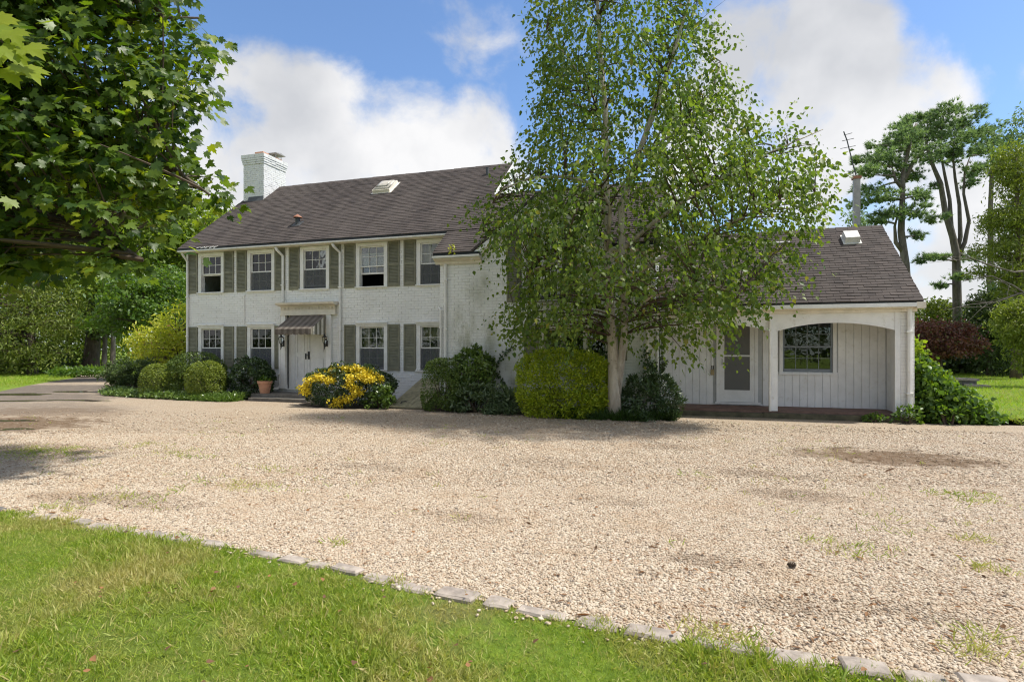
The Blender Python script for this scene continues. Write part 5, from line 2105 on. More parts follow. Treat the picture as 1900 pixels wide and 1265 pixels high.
# ---- cellar hatch of sloping boards
hx0, hx1 = -7.55, -6.62
ht = thing('cellar_hatch', (-7.1, 13.9, 0), 'sloping weathered board cellar hatch between the shrubs', 'hatch')
mb = MB()
mb.prism([(hx0 + .03, 13.3, 0), (hx0 + .03, 15.0, 0), (hx0 + .03, 15.0, .62), (hx0 + .03, 13.3, .02)], (hx1 - hx0 - .06, 0, 0))
part('frame', mb, M['hatch'], ht)
nb = 8
bwid = (hx1 - hx0) / nb
for k in range(nb):
    a, b = hx0 + k * bwid + .003, hx0 + (k + 1) * bwid - .003
    dz = random.uniform(-.003, .003)
    part('board', MB().quadbox([(a, 13.24, .03 + dz), (b, 13.24, .03 + dz), (b, 15.04, .655 + dz), (a, 15.04, .655 + dz), (a, 13.24, .062 + dz), (b, 13.24, .062 + dz), (b, 15.04, .687 + dz), (a, 15.04, .687 + dz)]), M['hatch'], ht)
part('handle', MB().tube([(-7.32, 13.42, .125), (-7.30, 13.45, .17), (-7.22, 13.5, .18), (-7.20, 13.53, .165)], .012, 6), M['iron'], ht)


# ---- terracotta pots
def pot(x, y, s, label, plant, z=0):
    t = thing('terracotta_pot', (x, y, z), label, 'pot', None)
    mb = MB()
    mb.lathe([(0, 0), (.125 * s, 0), (.175 * s, .27 * s), (.175 * s, .272 * s), (.195 * s, .275 * s), (.205 * s, .35 * s), (.185 * s, .352 * s), (.18 * s, .30 * s), (0, .30 * s)], (x, y, z), 28)
    part('pot', mb, M['terra'], t, smooth=False)
    part('potting_soil', MB().lathe([(0, .315 * s), (.178 * s, .312 * s)], (x, y, z), 20), M['soil'], t)
    if plant:
        pl = shrub('potted_plant', (x, y - .02, z + .36 * s), (.15, .15, .11), 160, .09, LEAF2, M['l_vine'], 'small green plant growing in the terracotta pot before the holly', 'plant', seed=16, z0=z + .3 * s)
    return t


pot(-12.42, 14.32, 1.08, 'large terracotta pot on the corner of the front landing, holding a small plant', True, .2)
pot(-11.05, 14.55, .8, 'terracotta pot on the landing half hidden by the dark holly mound', False, .2)


# ------------------------------------------------------------------ far trees
def W3(r, f, z):
    x, y = cw(r, f)
    return (x, y, z)


def pr(px, f):
    return (px - 950) / F_PX * f


def pz(py, f):
    return EYE + (HOR - py) / F_PX * f


def lobes_at(f, rows):
    """(px, py, half width px, half height px, depth m, offset m) -> world ellipsoids"""
    out = []
    for px, py, hw, hh, dp, off in rows:
        ff = f + off
        x, y, z = W3(pr(px, ff), ff, pz(py, ff))
        k = ff / F_PX
        out.append((x, y, z, hw * k, max(dp, hw * k * .7), hh * k))
    return out


def far_tree(name, px, f, rows, nclump, per, r, size, mat, label, bark='bark', trunk_r=.2, top=None, shape=LEAF2, group=None, cat='tree', droop=.3, squash=.6, upw=.5, limbs=.25, shell=.45):
    L = lobes_at(f, rows)
    b = cw(pr(px, f), f)
    top = top or max(a[2] for a in L)
    return tree(name, b, top, L, nclump, per, r, size, shape, M[mat], M[bark], label, cat, group, trunk_r, droop, upw, squash, limbs, (0, 0), shell)


far_tree('hemlock_tree', 60, 33, [(20, 560, 90, 60, 2.5, 0), (100, 575, 68, 55, 2.5, 0), (50, 620, 90, 45, 2.5, -.5), (60, 490, 90, 60, 2, 1), (70, 665, 70, 28, 1.5, -.5), (10, 665, 60, 28, 1.5, -.5), (-60, 600, 90, 80, 2.5, 0)], 1150, 18, .5, .20, 'l_hemlock', 'broad drooping hemlock at the edge of the far lawn beside the drive', shape=LONG, droop=.8, trunk_r=.25)
far_tree('hemlock_tree', 20, 35, [(20, 660, 90, 35, 2, 0), (85, 668, 60, 26, 2, 0), (-50, 640, 70, 50, 2, 0)], 420, 14, .5, .24, 'l_dark', 'low dark evergreen growing under the broad hemlock', 'bark', .15, droop=.7)
far_tree('oak_tree', 166, 37, [(200, 470, 110, 70, 3, 0), (120, 430, 110, 80, 3, 0), (260, 400, 100, 80, 3, 1), (180, 350, 110, 80, 3, 1), (240, 530, 90, 40, 3, -1)], 800, 16, .6, .30, 'l_wood', 'woodland tree with one thick straight dark trunk behind the drive', 'bark', .50, top=9)
far_tree('dogwood_tree', 265, 28, [(265, 560, 75, 32, 2, 0), (225, 596, 45, 22, 2, 0), (310, 590, 40, 30, 1.5, 0), (250, 525, 50, 25, 1.5, 0), (320, 530, 45, 35, 1.5, 1)], 480, 16, .42, .20, 'l_vine', 'layered mid green tree standing behind the lime rhododendron', 'bark', .12)
for px, f, rows, lab in ((380, 40, [(360, 470, 60, 60, 3, 0), (400, 440, 50, 60, 3, 0), (330, 420, 60, 60, 3, 0), (380, 540, 60, 60, 3, 0)], 'pale sunlit tree rising behind the chimney end of the house'),
                         (290, 43, [(290, 450, 70, 70, 3, 0), (300, 370, 70, 60, 3, 0), (320, 560, 60, 60, 3, 0)], 'light green tree between the thick trunked tree and the house'),
                         (20, 44, [(10, 420, 110, 90, 3, 0), (60, 340, 90, 80, 3, 0), (-60, 400, 90, 120, 3, 0)], 'tall light green tree rising behind the broad hemlock'),
                         (130, 48, [(130, 500, 90, 80, 3, 0), (110, 560, 90, 80, 3, 0), (170, 610, 70, 60, 3, 0)], 'shaded tree standing deep behind the thick trunked tree')):
    far_tree('woodland_tree', px, f, rows, 460, 15, .7, .34, 'l_wood', lab, 'bark', .25, group='trees behind the drive')
for px, f, lab in ((192, 36.5, 'slim leaning trunk next to the thick straight trunk'), (208, 35.5, 'thin pale tree trunk nearest the lime rhododendron')):
    far_tree('young_tree', px, f, [(px + 10, 560, 40, 40, 1, 0), (px - 10, 600, 35, 25, 1, 0)], 90, 14, .5, .22, 'l_dark', lab, 'bark_grey', .17, top=6)
# low wood edge closing the view
C = []
for k in range(2600):
    px = random.uniform(-120, 420)
    f = random.uniform(45, 58)
    hi = 330 + 40 * math.sin(px * .02) + 60 * random.random()
    C.append(W3(pr(px, f), f, pz(random.uniform(hi, 690), f)))
P, D, Nn, S = scatter_leaves(np.array(C), .8, 8, .42, .3, .4, .7)
P[:, 2] = np.maximum(P[:, 2], .1)
o = link('woodland', leaf_mesh('woodland', P, D, Nn, S, LEAF2, M['l_wood']))
o['kind'] = 'stuff'
o['label'] = 'dense far woodland closing the view beyond the drive'
o['category'] = 'woodland'
# low plants along the lane and far lawn
far_tree('low_hedge', 165, 31, [(130, 690, 40, 5, .8, 0), (180, 690, 34, 6, .8, 0), (70, 691, 30, 4, .8, 3)], 170, 14, .3, .17, 'l_vine', 'low leafy border along the far side of the drive', 'twig', .03, cat='hedge', droop=-.3)


def pine(name, base, stems, plates, label, tr=.3, size=.34, ntuft=1.0):
    """stems are paths; plates are flat sprays (r, f, z, half length, half thickness)"""
    root = thing(name, (base[0], base[1], 0), label, 'tree', 'pines behind the house')
    mb = MB()
    for i, s in enumerate(stems):
        r0 = tr if i == 0 else tr * .55
        mb.tube(s, [max(.03, r0 * (1 - .8 * k / (len(s) - 1))) for k in range(len(s))], 9)
    S0 = [dense(s, 6) for s in stems]
    SA = np.array([p for s in S0 for p in s])
    pts, dirs = [], []
    for r, f, z, hw, ht in plates:
        c = np.array(W3(r, f, z))
        p0 = SA[int((np.linalg.norm((SA - c) * np.array([1, 1, 1.6]), axis=1)).argmin())]
        mb.tube(bez(p0, c, .15, 5, .15), [.07, .06, .045, .03, .015], 5, cap=False)
        n = int(85 * hw * ntuft * (1 + ht))
        kk = max(3, int(hw * 4))
        subs = c + RNG.normal(size=(kk, 3)) * np.array([hw * .5, hw * .42, ht * .5])
        for q in subs[:6]:
            mb.tube(bez(c, q, .1, 3), [.02, .014, .008], 4, cap=False)
        for q in subs:
            m = max(3, n // kk)
            pp = q + RNG.normal(size=(m, 3)) * np.array([hw * .26, hw * .26, ht * .26 + .04])
            pts.append(pp)
            dirs.append(nrm((pp - p0) * np.array([1, 1, .3]) * .35 + rdir(m) * .6 + np.array([0, 0, .45])))
    P, D = np.concatenate(pts), np.concatenate(dirs)
    n = len(P)
    link('crown', leaf_mesh('crown', P, D, rdir(n), size * RNG.uniform(.7, 1.3, n), TUFT, M['l_pine']), root)
    part('trunk', mb, M['bark_grey'], root, smooth=True)


def plist(f, rows):
    k = f / F_PX
    return [(pr(px, f + o), f + o, pz(py, f + o), hw * k, hh * k) for px, py, hw, hh, o in rows]


f = 36
q = lambda px, py, o=0: W3(pr(px, f + o), f + o, pz(py, f + o))
pine('pine_tree', cw(pr(1684, f), f), [[q(1684, 700), q(1684, 560), q(1680, 490), q(1672, 430), q(1674, 380), q(1676, 320), q(1690, 260), q(1700, 230)], [q(1678, 470), q(1662, 450), q(1660, 420), q(1668, 390)], [q(1676, 350), q(1662, 335), q(1655, 310)], [q(1677, 335), q(1695, 300), q(1720, 275)]],
     plist(f, [(1615, 300, 40, 14, 0), (1650, 285, 50, 16, 1), (1610, 325, 30, 10, -1), (1665, 315, 45, 12, 1), (1620, 352, 34, 8, 0), (1650, 365, 40, 8, -1), (1605, 378, 32, 6, 1), (1715, 285, 36, 12, 0), (1700, 325, 30, 8, 1), (1640, 398, 36, 8, 0), (1700, 392, 38, 9, -1), (1715, 408, 22, 6, 1), (1632, 412, 26, 6, 0), (1705, 438, 18, 6, 0), (1720, 366, 24, 6, 0), (1655, 265, 30, 12, 0), (1690, 250, 34, 14, 0), (1590, 300, 14, 8, 0), (1620, 270, 10, 6, 0)]),
     'white pine with a single bent trunk just past the porch roof', .30)
f = 38
pine('pine_tree', cw(pr(1774, f), f), [[q(1777, 700), q(1776, 560), q(1774, 470), q(1768, 440), q(1755, 400), q(1745, 340), q(1732, 310), q(1722, 280), q(1715, 250)], [q(1774, 470), q(1782, 440), q(1780, 380), q(1772, 330), q(1768, 290), q(1772, 250)], [q(1772, 450), q(1765, 420), q(1762, 370), q(1752, 320), q(1745, 280), q(1748, 240)], [q(1776, 480), q(1790, 450), q(1798, 410), q(1788, 360), q(1790, 320), q(1800, 290)]],
     plist(f, [(1745, 215, 40, 12, 0), (1705, 225, 34, 10, 1), (1680, 232, 22, 7, -1), (1735, 240, 46, 14, 0), (1770, 245, 46, 14, 1), (1715, 262, 40, 12, 0), (1790, 262, 36, 12, -1), (1755, 270, 40, 12, 1), (1800, 225, 24, 8, 0), (1780, 285, 36, 10, 0), (1735, 290, 34, 10, 0), (1820, 290, 30, 12, 1), (1755, 205, 26, 10, 0), (1810, 320, 26, 8, 0), (1800, 340, 16, 5, 0), (1700, 245, 26, 9, 0), (1735, 345, 10, 4, 0), (1720, 482, 30, 5, -1), (1800, 480, 26, 5, 0), (1755, 475, 20, 4, -2), (1790, 515, 22, 5, -1), (1750, 530, 16, 4, 0)]),
     'tall white pine whose trunk splits into several bare stems', .29)
f = 43
pine('pine_tree', cw(pr(1836, f), f), [[q(1836, 700), q(1838, 500), q(1838, 380), q(1842, 270), q(1845, 240)]],
     plist(f, [(1840, 250, 30, 10, 0), (1860, 265, 34, 12, 0), (1830, 275, 26, 10, 0), (1850, 300, 34, 12, 0), (1835, 320, 30, 9, 0), (1870, 320, 30, 12, 0)]),
     'dark pine top behind the tall split pine', .26)
far_tree('spruce_tree', 1592, 50, [(1592, 412, 18, 14, 1, 0), (1590, 398, 10, 10, 1, 0), (1594, 440, 28, 22, 1, 0), (1600, 500, 30, 50, 1, 0)], 170, 16, .45, .3, 'l_pine', 'small spruce tip showing over the porch roof beside the grey flue', 'bark', .2, shape=LONG)
far_tree('spruce_tree', 1905, 33, [(1900, 215, 22, 12, 1, 0), (1895, 255, 34, 16, 1.2, 0), (1925, 300, 60, 40, 1.5, 0), (1930, 400, 70, 70, 2, 0), (1930, 560, 80, 110, 2, 0)], 560, 18, .5, .28, 'l_pine', 'tall dark spruce at the edge of the far lawn', 'bark', .3, shape=LONG, droop=.6)
far_tree('cypress_tree', 1885, 29, [(1880, 290, 34, 26, 1.2, 0), (1870, 320, 26, 22, 1, 0), (1905, 340, 50, 36, 1.5, 0), (1880, 400, 40, 30, 1.4, 0), (1850, 410, 34, 18, 1.2, 0), (1900, 460, 60, 36, 1.6, 0), (1840, 460, 30, 14, 1, 0), (1850, 500, 44, 18, 1.2, 0), (1905, 530, 50, 34, 1.5, 0)], 760, 18, .38, .2, 'l_fern', 'drooping yellow green cypress beside the far lawn', 'bark', .22, shape=LONG, droop=.9)
far_tree('golden_cypress', 1975, 23, [(1880, 600, 36, 28, 1, 0), (1905, 575, 40, 26, 1, 0), (1890, 630, 30, 18, .8, 0), (1915, 660, 30, 30, .8, 0)], 360, 18, .26, .16, 'l_fern', 'low golden cypress bough hanging over the far lawn', 'bark', .12, shape=LONG, droop=.8)
far_tree('spruce_tree', 1838, 32, [(1838, 560, 36, 22, 1.5, 0), (1820, 600, 40, 26, 1.5, 0), (1860, 610, 40, 40, 1.5, 0), (1840, 660, 40, 36, 1.5, 0)], 420, 18, .42, .24, 'l_dark', 'dark drooping spruce behind the red leaved maple', 'bark', .2, shape=LONG, droop=.8)
far_tree('red_maple', 1745, 30, [(1725, 615, 34, 22, 1, 0), (1770, 620, 36, 22, 1, 0), (1745, 640, 44, 22, 1, -.5), (1790, 640, 28, 18, 1, 0), (1720, 650, 26, 20, 1, 0)], 420, 16, .35, .17, 'l_red', 'dark red leaved japanese maple past the end of the house', 'bark', .09)
far_tree('yellow_green_bush', 1735, 40, [(1735, 570, 30, 18, 1.4, 0), (1720, 590, 28, 16, 1.4, 0), (1765, 585, 26, 20, 1.4, 0), (1740, 620, 44, 30, 1.4, 0)], 260, 16, .45, .24, 'l_hemlock', 'yellow green bush under the split pine', 'bark', .1, cat='shrub')
far_tree('dark_hedge', 1790, 35, [(1730, 670, 50, 26, 1.5, 0), (1800, 670, 50, 28, 1.5, 0), (1870, 665, 50, 30, 1.5, 0), (1940, 660, 50, 36, 1.5, 0), (1690, 665, 40, 30, 1.5, 0)], 620, 16, .45, .24, 'l_dark', 'dark evergreen hedge along the back of the far lawn', 'bark', .1, cat='hedge', top=1.5)
C = []
for k in range(900):
    px = random.uniform(1560, 2150)
    f = random.uniform(48, 60)
    C.append(W3(pr(px, f), f, pz(random.uniform(575 + 25 * math.sin(px * .03), 690), f)))
P, D, Nn, S = scatter_leaves(np.array(C), .9, 9, .42, .3, .4, .7)
P[:, 2] = np.maximum(P[:, 2], .1)
o = link('woodland', leaf_mesh('woodland', P, D, Nn, S, LEAF2, M['l_dark']))
o['kind'] = 'stuff'
o['label'] = 'far dark tree line beyond the lawn'
o['category'] = 'woodland'
# bare twiggy limbs crossing in front of the dark spruce
bt = thing('bare_branch_tree', (*cw(pr(1900, 26), 26), 0), 'grey tree with bare twisting branches reaching across the far evergreens', 'tree')
mb = MB()
f = 26
mb.tube([q(1935, 690), q(1930, 600), q(1925, 530)], [.14, .12, .09], 8)
for path in ([q(1925, 540), q(1890, 545), q(1850, 560), q(1800, 565), q(1740, 578)], [q(1926, 560), q(1880, 530), q(1840, 512), q(1790, 520)], [q(1925, 500), q(1880, 505), q(1830, 490), q(1780, 470)]):
    mb.tube(path, [.05, .04, .03, .02, .008][:len(path)], 6)
    for k in range(14):
        a = np.array(random.choice(dense(path, 6)))
        mb.tube(bez(a, a + RNG.normal(size=3) * np.array([.8, .4, .35]), .05, 3), [.012, .008, .004], 4, cap=False)
part('trunk', mb, M['bark_grey'], bt, smooth=True)
# stone slabs on the far lawn
ss = thing('stone_bench', (*cw(pr(1795, 23.7), 23.7), 0), 'low grey stone slab bench on the lawn behind the vine heap', 'bench')
bx_, by_ = cw(pr(1795, 23.7), 23.7)
part('seat', MB().quadbox([(bx_ - .38, by_ - .22, .24), (bx_ + .34, by_ - .2, .22), (bx_ + .36, by_ + .22, .23), (bx_ - .36, by_ + .2, .25), (bx_ - .38, by_ - .22, .33), (bx_ + .34, by_ - .2, .30), (bx_ + .36, by_ + .22, .31), (bx_ - .36, by_ + .2, .34)]), M['stone'], ss)
part('base', MB().box(bx_ - .26, bx_ + .26, by_ - .16, by_ + .16, 0, .235), M['darkstone'], ss)
part('lower_slab', MB().quadbox([(bx_ - .2, by_ - .62, .0), (bx_ + .55, by_ - .6, .0), (bx_ + .52, by_ - .25, .0), (bx_ - .2, by_ - .25, .0), (bx_ - .2, by_ - .62, .1), (bx_ + .55, by_ - .6, .07), (bx_ + .52, by_ - .25, .08), (bx_ - .2, by_ - .25, .11)]), M['stone'], ss)

# ------------------------------------------------------------------ lawn edge, grass, gravel
ed = thing('stone_edging', (-2.5, 3.5, 0), 'row of sunken granite edging stones between front lawn and gravel', 'edging')
EX = np.array([p[0] for p in EDGE])
EY = np.array([p[1] for p in EDGE])
edge_y = lambda x: np.interp(x, EX, EY)
x = -7.6
k = 0
while x < 2.4:
    L = random.uniform(.17, .36)
    yy, y2 = float(edge_y(x)), float(edge_y(x + L))
    a = math.atan2(y2 - yy, L)
    cx, cy = x + L / 2, (yy + y2) / 2 + random.uniform(-.015, .015)
    w_ = random.uniform(.045, .08)
    zt = random.choice([.018, .024, .030, .016, .022, .012])
    pts = []
    for sx, sy in ((-1, -1), (-.3, -1.1), (.4, -1.05), (1, -1), (1.02, 0), (1, 1), (.3, 1.1), (-.4, 1.05), (-1, 1), (-1.02, 0)):
        u, v = sx * (L / 2 - .012) * random.uniform(.93, 1), sy * w_ * random.uniform(.85, 1.05)
        pts.append((cx + u * math.cos(a) - v * math.sin(a), cy + u * math.sin(a) + v * math.cos(a)))
    mb = MB()
    b = 0
    n = len(pts)
    mb.v = [(p[0], p[1], -.08) for p in pts] + [(p[0], p[1], zt - .012) for p in pts] + [(cx + (p[0] - cx) * .88, cy + (p[1] - cy) * .8, zt + random.uniform(-.004, .004)) for p in pts]
    mb.a = [.5] * (3 * n)
    for lv in (0, n):
        for i in range(n):
            j = (i + 1) % n
            mb.f.append((lv + i, lv + j, lv + n + j, lv + n + i))
    mb.f.append(tuple(range(2 * n, 3 * n)))
    if random.random() < .72:
        part('stone', mb, M['darkstone'] if k in (4, 5) else M['stone'], ed)
    x += L + random.uniform(.005, .04)
    k += 1

M['grass'] = m_grass('grass_blade', (.14, .235, .02), (.36, .43, .045), (.50, .42, .19), .72)
M['grass_far'] = m_grass('far_grass_blade', (.17, .30, .02), (.34, .46, .04), (.40, .36, .10), .35)
GB = ([(-.045, 0, 0), (.045, 0, 0), (.038, .6, .10), (0, 1, .34), (-.038, .6, .10)], [(0, 1, 2, 4), (4, 2, 3)])


def grass(name, pts, h, mat, lab, lean=.75):
    n = len(pts)
    P = np.column_stack([pts, np.full(n, .0)])
    D = nrm(RNG.normal(size=(n, 3)) * np.array([lean, lean, .1]) + np.array([0, 0, .85]))
    pat = np.sin(P[:, 0] * 3.1 + 1.3 * np.sin(P[:, 1] * 2.3)) + np.sin(P[:, 1] * 4.3 + P[:, 0] * 1.7)
    S = h * RNG.uniform(.5, 1.25, n) * (1 + .22 * pat)
    o = link(name, leaf_mesh(name, P, D, rdir(n), S, GB, mat))
    o['kind'] = 'stuff'
    o['label'] = lab
    o['category'] = 'grass'
    return o


def in_view(x, y, m=1.2):
    r, f = x * CO + y * SI, -x * SI + y * CO
    return (f > .8) & (np.abs(r) < f * .90 + m)


N0 = 520000
gx, gy = RNG.uniform(-9.5, 3.5, N0), RNG.uniform(-.5, 4.2, N0)
wob = .05 * np.sin(gx * 9) + .04 * np.sin(gx * 23 + 1)
dist = np.hypot(gx, gy)
ok = in_view(gx, gy) & (gy < edge_y(gx) - .012 + wob) & (dist > 1.7)
# thin, worn spots
bare = np.sin(gx * 2.1 + 2 * np.sin(gy * 1.7)) * np.sin(gy * 2.9 + gx * .8)
ok &= RNG.random(N0) < np.where(bare > .55, .45, 1)
grass('front_lawn_grass', np.column_stack([gx[ok], gy[ok]]), .050, M['grass'], 'short green and straw coloured grass of the front lawn')
cl = np.column_stack([RNG.uniform(-8, 2.5, 260), RNG.uniform(.3, 3.6, 260)])
cl = cl[(cl[:, 1] < edge_y(cl[:, 0]) - .12) & in_view(cl[:, 0], cl[:, 1], .6)]
tp = np.repeat(cl, 46, 0) + RNG.normal(size=(len(cl) * 46, 2)) * .05
grass('lawn_tufts', tp, .072, M['grass'], 'longer tufts of grass standing out of the front lawn', .6)
N0 = 230000
rr, ff = RNG.uniform(4.5, 44, N0), RNG.uniform(9.5, 36, N0) ** 1.0
gx, gy = rr * CO - ff * SI, rr * SI + ff * CO
ok = (rr < ff * 1.35) & (gx > 4.6) & (gy > 14.25) & (RNG.random(N0) < np.clip(16 / ff, .2, 1)) & ~((gx < 6.3) & (gy < 15.2))
ok &= rr > ff * .62
grass('side_lawn_grass', np.column_stack([gx[ok], gy[ok]]), .11, M['grass_far'], 'sunlit mown grass of the lawn past the end of the house')
N0 = 60000
rr, ff = RNG.uniform(-45, -20, N0), RNG.uniform(20, 36, N0)
gx, gy = rr * CO - ff * SI, rr * SI + ff * CO
far_edge = np.interp(gx, [-60, -31.2, -26.4, -22.5, -20], [42, 22.0, 16.6, 12.8, 10])
ok = (gy < far_edge + 14) & ((gy < far_edge - .2) | (gy > far_edge + 3.2)) & (rr > -ff)
grass('far_lawn_grass', np.column_stack([gx[ok], gy[ok]]), .13, M['grass_far'], 'strip of lawn beyond the bend of the drive')

# weeds in the gravel
C = []
for px, py, n, s in [(65, 840, 60, .35), (100, 838, 40, .3), (60, 850, 30, .4), (340, 840, 20, .3), (270, 828, 22, .25), (350, 850, 15, .2), (230, 928, 30, .25), (430, 905, 18, .3), (400, 895, 16, .3), (1490, 960, 1, .1), (1560, 1010, 14, .14), (1640, 985, 4, .1), (1800, 930, 14, .12), (1810, 920, 10, .1), (1740, 917, 8, .1), (1815, 1005, 10, .08), (1845, 1060, 12, .06), (1380, 1190, 14, .07), (1290, 1170, 10, .06), (1835, 1190, 12, .06), (1800, 1215, 14, .05), (98, 944, 10, .05), (136, 948, 8, .04), (1590, 1030, 10, .1), (630, 1010, 5, .05), (500, 870, 12, .2), (470, 905, 10, .2)]:
    x, y = G(px, py)
    for k in range(n):
        C.append((x + random.gauss(0, s) * 1.2, y + random.gauss(0, s) * .6, .012))
for k in range(420):
    f = random.uniform(4.5, 13)
    r = random.uniform(-.85, .85) * f
    x, y = cw(r, f)
    if y > edge_y(x) + .2 and y < 13 and (math.sin(x * 1.3) + math.sin(y * 1.9 + x) > .3):
        C.append((x, y, .012))
P, D, Nn, S = blades(np.array(C), 7, .06, None, spread=1.1)
S *= 1.1
o = link('gravel_weeds', leaf_mesh('gravel_weeds', P, D, Nn, S, GB, M['grass']))
o['kind'] = 'stuff'
o['label'] = 'thin grass and weeds sprouting through the gravel'
o['category'] = 'weeds'
# fallen leaves
M['l_dead'] = m_leaf('dead_leaf', (.10, .055, .028), (.30, .15, .06), .15, .7, (1.2, .9, .5))
n = 330
rr = RNG.uniform(-.88, .88, n)
ff = 2.6 + 11 * RNG.random(n) ** 1.4
gx, gy = rr * ff * CO - ff * SI, rr * ff * SI + ff * CO
ok = (gy < 13) & (gx > -16)
n = ok.sum()
P = np.column_stack([gx[ok], gy[ok], np.full(n, .022)])
P[:, 2] += np.where(P[:, 1] < edge_y(P[:, 0]), .03, 0)
o = link('fallen_leaves', leaf_mesh('fallen_leaves', P, nrm(RNG.normal(size=(n, 3)) * np.array([1, 1, .15])), nrm(RNG.normal(size=(n, 3)) * .3 + np.array([0, 0, 1])), .036 * RNG.uniform(.5, 1.25, n), BIRCH, M['l_dead']))
o['kind'] = 'stuff'
o['label'] = 'small dry leaves lying on gravel and grass'
o['category'] = 'leaves'


n = 5200
rr = RNG.uniform(-.92, .92, n)
ff = 3.0 + 10.5 * RNG.random(n) ** 1.3
gx, gy = rr * ff * CO - ff * SI, rr * ff * SI + ff * CO
clus = np.sin(gx * 1.1 + 2 * np.sin(gy * .7)) + np.sin(gy * 1.7 + gx * .6)
ok = (gy < 13) & (gx > -16) & (gy > edge_y(gx) + .03) & (RNG.random(n) < np.where(clus > .2, 1, .35))
n = ok.sum()
P = np.column_stack([gx[ok], gy[ok], np.full(n, .021)])
o = link('leaf_litter', leaf_mesh('leaf_litter', P, nrm(RNG.normal(size=(n, 3)) * np.array([1, 1, .12])), nrm(RNG.normal(size=(n, 3)) * .4 + np.array([0, 0, 1])), .03 * RNG.lognormal(0, .4, n), LONG, M['l_dead']))
o['kind'] = 'stuff'
o['label'] = 'fine brown needles and twig litter strewn over the gravel'
o['category'] = 'litter'


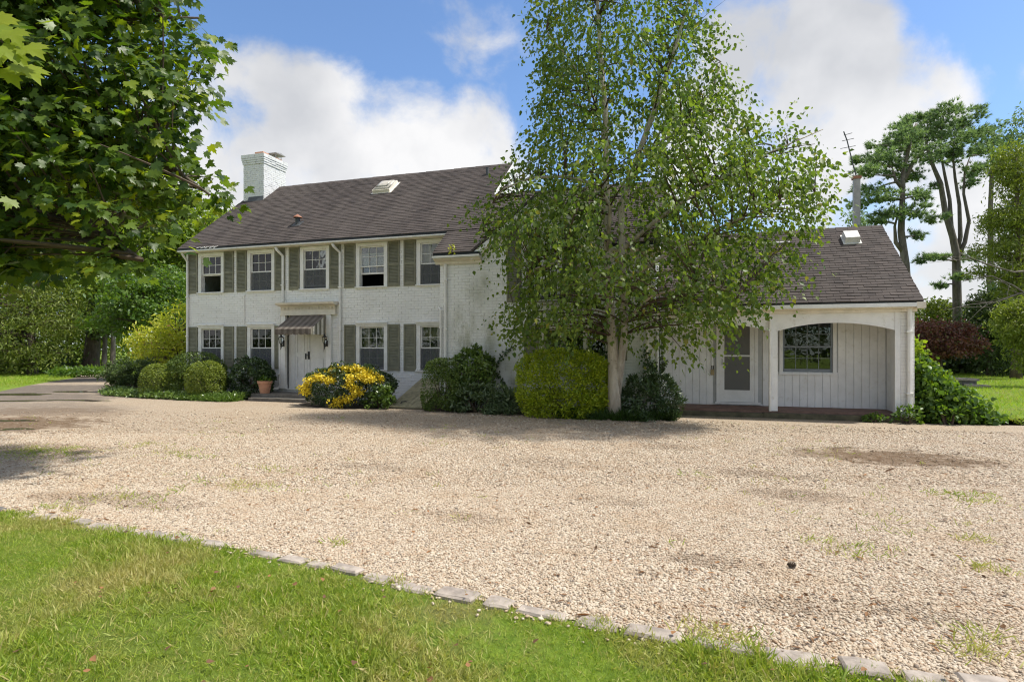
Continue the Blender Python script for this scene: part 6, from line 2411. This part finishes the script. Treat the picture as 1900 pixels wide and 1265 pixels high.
# pebbles, instanced
def pebbles():
    def area(n, f0, f1):
        f = np.sqrt(RNG.uniform(f0 * f0, f1 * f1, n))
        r = RNG.uniform(-.96, 1.25, n) * f
        return r * CO - f * SI, r * SI + f * CO, f
    xs, ys, sz = [], [], []
    for n, f0, f1, s in ((390000, 2.4, 6.5, .0071), (250000, 6.5, 10.5, .0094), (34000, 10.5, 14.5, .0125)):
        x, y, f = area(n, f0, f1)
        e = edge_y(x)
        near = y - e
        ok = (RNG.random(n) < np.clip((15.0 - f) / 4.5, 0, 1)) & (RNG.random(n) < np.clip((x + 17) / 4, 0, 1)) & (near > .0) & ((near > .10) | (RNG.random(n) < .8)) & (y < 13.0)
        # thin where the dirt shows
        for dx, dy, rx, ry, k in DIRT:
            d = np.hypot((x - dx) / rx, (y - dy) / ry)
            ok &= ~((d < .95) & (RNG.random(n) < .92 * k))
        xs.append(x[ok]); ys.append(y[ok]); sz.append(np.full(ok.sum(), s))
    # strays on the lawn side
    x = RNG.uniform(-6.5, 2.2, 350)
    y = edge_y(x) - np.abs(RNG.normal(0, .06, 350)) - .02
    xs.append(x); ys.append(y); sz.append(np.full(350, .009))
    x, y, s = np.concatenate(xs), np.concatenate(ys), np.concatenate(sz)
    n = len(x)
    s = s * RNG.lognormal(0, .28, n)
    me = bpy.data.meshes.new('gravel_pebbles')
    me.vertices.add(n)
    me.vertices.foreach_set('co', np.column_stack([x, y, .006 + s * .25]).astype(np.float32).reshape(-1))
    at = me.attributes.new('sc', 'FLOAT_VECTOR', 'POINT')
    at.data.foreach_set('vector', np.column_stack([s * RNG.uniform(.8, 1.35, n), s * RNG.uniform(.75, 1.1, n), s * RNG.uniform(.5, .8, n)]).astype(np.float32).reshape(-1))
    at = me.attributes.new('ro', 'FLOAT_VECTOR', 'POINT')
    at.data.foreach_set('vector', np.column_stack([RNG.normal(0, .3, n), RNG.normal(0, .3, n), RNG.uniform(0, 6.28, n)]).astype(np.float32).reshape(-1))
    at = me.attributes.new('prnd', 'FLOAT', 'POINT')
    at.data.foreach_set('value', RNG.random(n).astype(np.float32))
    o = link('gravel_pebbles', me)
    o['kind'] = 'stuff'
    o['label'] = 'loose cream and tan pebbles covering the driveway'
    o['category'] = 'gravel'
    ng = bpy.data.node_groups.new('pebbles', 'GeometryNodeTree')
    ng.interface.new_socket('Geometry', in_out='INPUT', socket_type='NodeSocketGeometry')
    ng.interface.new_socket('Geometry', in_out='OUTPUT', socket_type='NodeSocketGeometry')
    N, L = ng.nodes.new, ng.links.new
    gi, go = N('NodeGroupInput'), N('NodeGroupOutput')
    ico = N('GeometryNodeMeshIcoSphere')
    ico.inputs['Radius'].default_value = 1
    ico.inputs['Subdivisions'].default_value = 2
    sm = N('GeometryNodeSetMaterial')
    sm.inputs['Material'].default_value = M['pebble']
    sh = N('GeometryNodeSetShadeSmooth')
    sp = N('GeometryNodeSetPosition')
    nz = N('ShaderNodeTexNoise')
    nz.inputs['Scale'].default_value = 1.1
    sub = N('ShaderNodeVectorMath')
    sub.operation = 'SUBTRACT'
    sub.inputs[1].default_value = (.5, .5, .5)
    mul = N('ShaderNodeVectorMath')
    mul.operation = 'SCALE'
    mul.inputs['Scale'].default_value = 1.0
    L(nz.outputs['Color'], sub.inputs[0])
    L(sub.outputs[0], mul.inputs[0])
    L(mul.outputs[0], sp.inputs['Offset'])
    L(ico.outputs['Mesh'], sp.inputs['Geometry'])
    L(sp.outputs[0], sh.inputs[0])
    L(sh.outputs[0], sm.inputs['Geometry'])
    ip = N('GeometryNodeInstanceOnPoints')
    L(gi.outputs[0], ip.inputs['Points'])
    L(sm.outputs[0], ip.inputs['Instance'])
    for nm, sock in (('sc', 'Scale'), ('ro', 'Rotation')):
        na = N('GeometryNodeInputNamedAttribute')
        na.data_type = 'FLOAT_VECTOR'
        na.inputs['Name'].default_value = nm
        if sock == 'Rotation':
            er = N('FunctionNodeEulerToRotation')
            L(na.outputs[0], er.inputs[0])
            L(er.outputs[0], ip.inputs[sock])
        else:
            L(na.outputs[0], ip.inputs[sock])
    L(ip.outputs[0], go.inputs[0])
    md = o.modifiers.new('pebbles', 'NODES')
    md.node_group = ng


pebbles()

# pine cone on the gravel
px_, py_ = G(1468, 1056)
pc = thing('pine_cone', (px_, py_, .02), 'small dark pine cone lying on the open gravel', 'pine cone')
mb = MB()
ax = Vector((.6, -.5, .12)).normalized()
sd = ax.cross(Vector((0, 0, 1))).normalized()
upv = sd.cross(ax)
cen = Vector((px_, py_, .034))
mb.tube([cen - ax * .028, cen - ax * .012, cen + ax * .016, cen + ax * .033], [.007, .011, .009, .003], 8)
cone = part('core', mb, M['twig'], pc)
mb = MB()
for k in range(46):
    t = k / 46
    a = k * 2.4
    rr_ = .018 * math.sin(math.pi * (.15 + .8 * t)) + .004
    rad = sd * math.cos(a) + upv * math.sin(a)
    p = cen + ax * (-.028 + .06 * t)
    tan = ax.cross(rad)
    mb.poly([p + rad * .005 - tan * .004, p + rad * .005 + tan * .004, p + rad * rr_ + tan * .006 + ax * .005, p + rad * (rr_ + .002) + ax * .008, p + rad * rr_ - tan * .006 + ax * .005])
part('scales', mb, M['bark'], pc, stuff=True)

C = []
for k in range(1500):
    a_ = random.uniform(-75, 75)
    hi = 4.5 + 2.6 * math.sin(a_ * .13) + 1.8 * math.sin(a_ * .31 + 1)
    C.append((a_, random.uniform(-44, -36), max(.4, hi) * random.random() ** .7))
P, D, Nn, S = scatter_leaves(np.array(C), 1.1, 6, .8, .3, .4, .7)
P[:, 2] = np.maximum(P[:, 2], .1)
o = link('woodland', leaf_mesh('woodland', P, D, Nn, S, LEAF2, M['l_dark']))
o['kind'] = 'stuff'
o['label'] = 'tree line across the front lawn, seen mirrored in the window panes'
o['category'] = 'woodland'
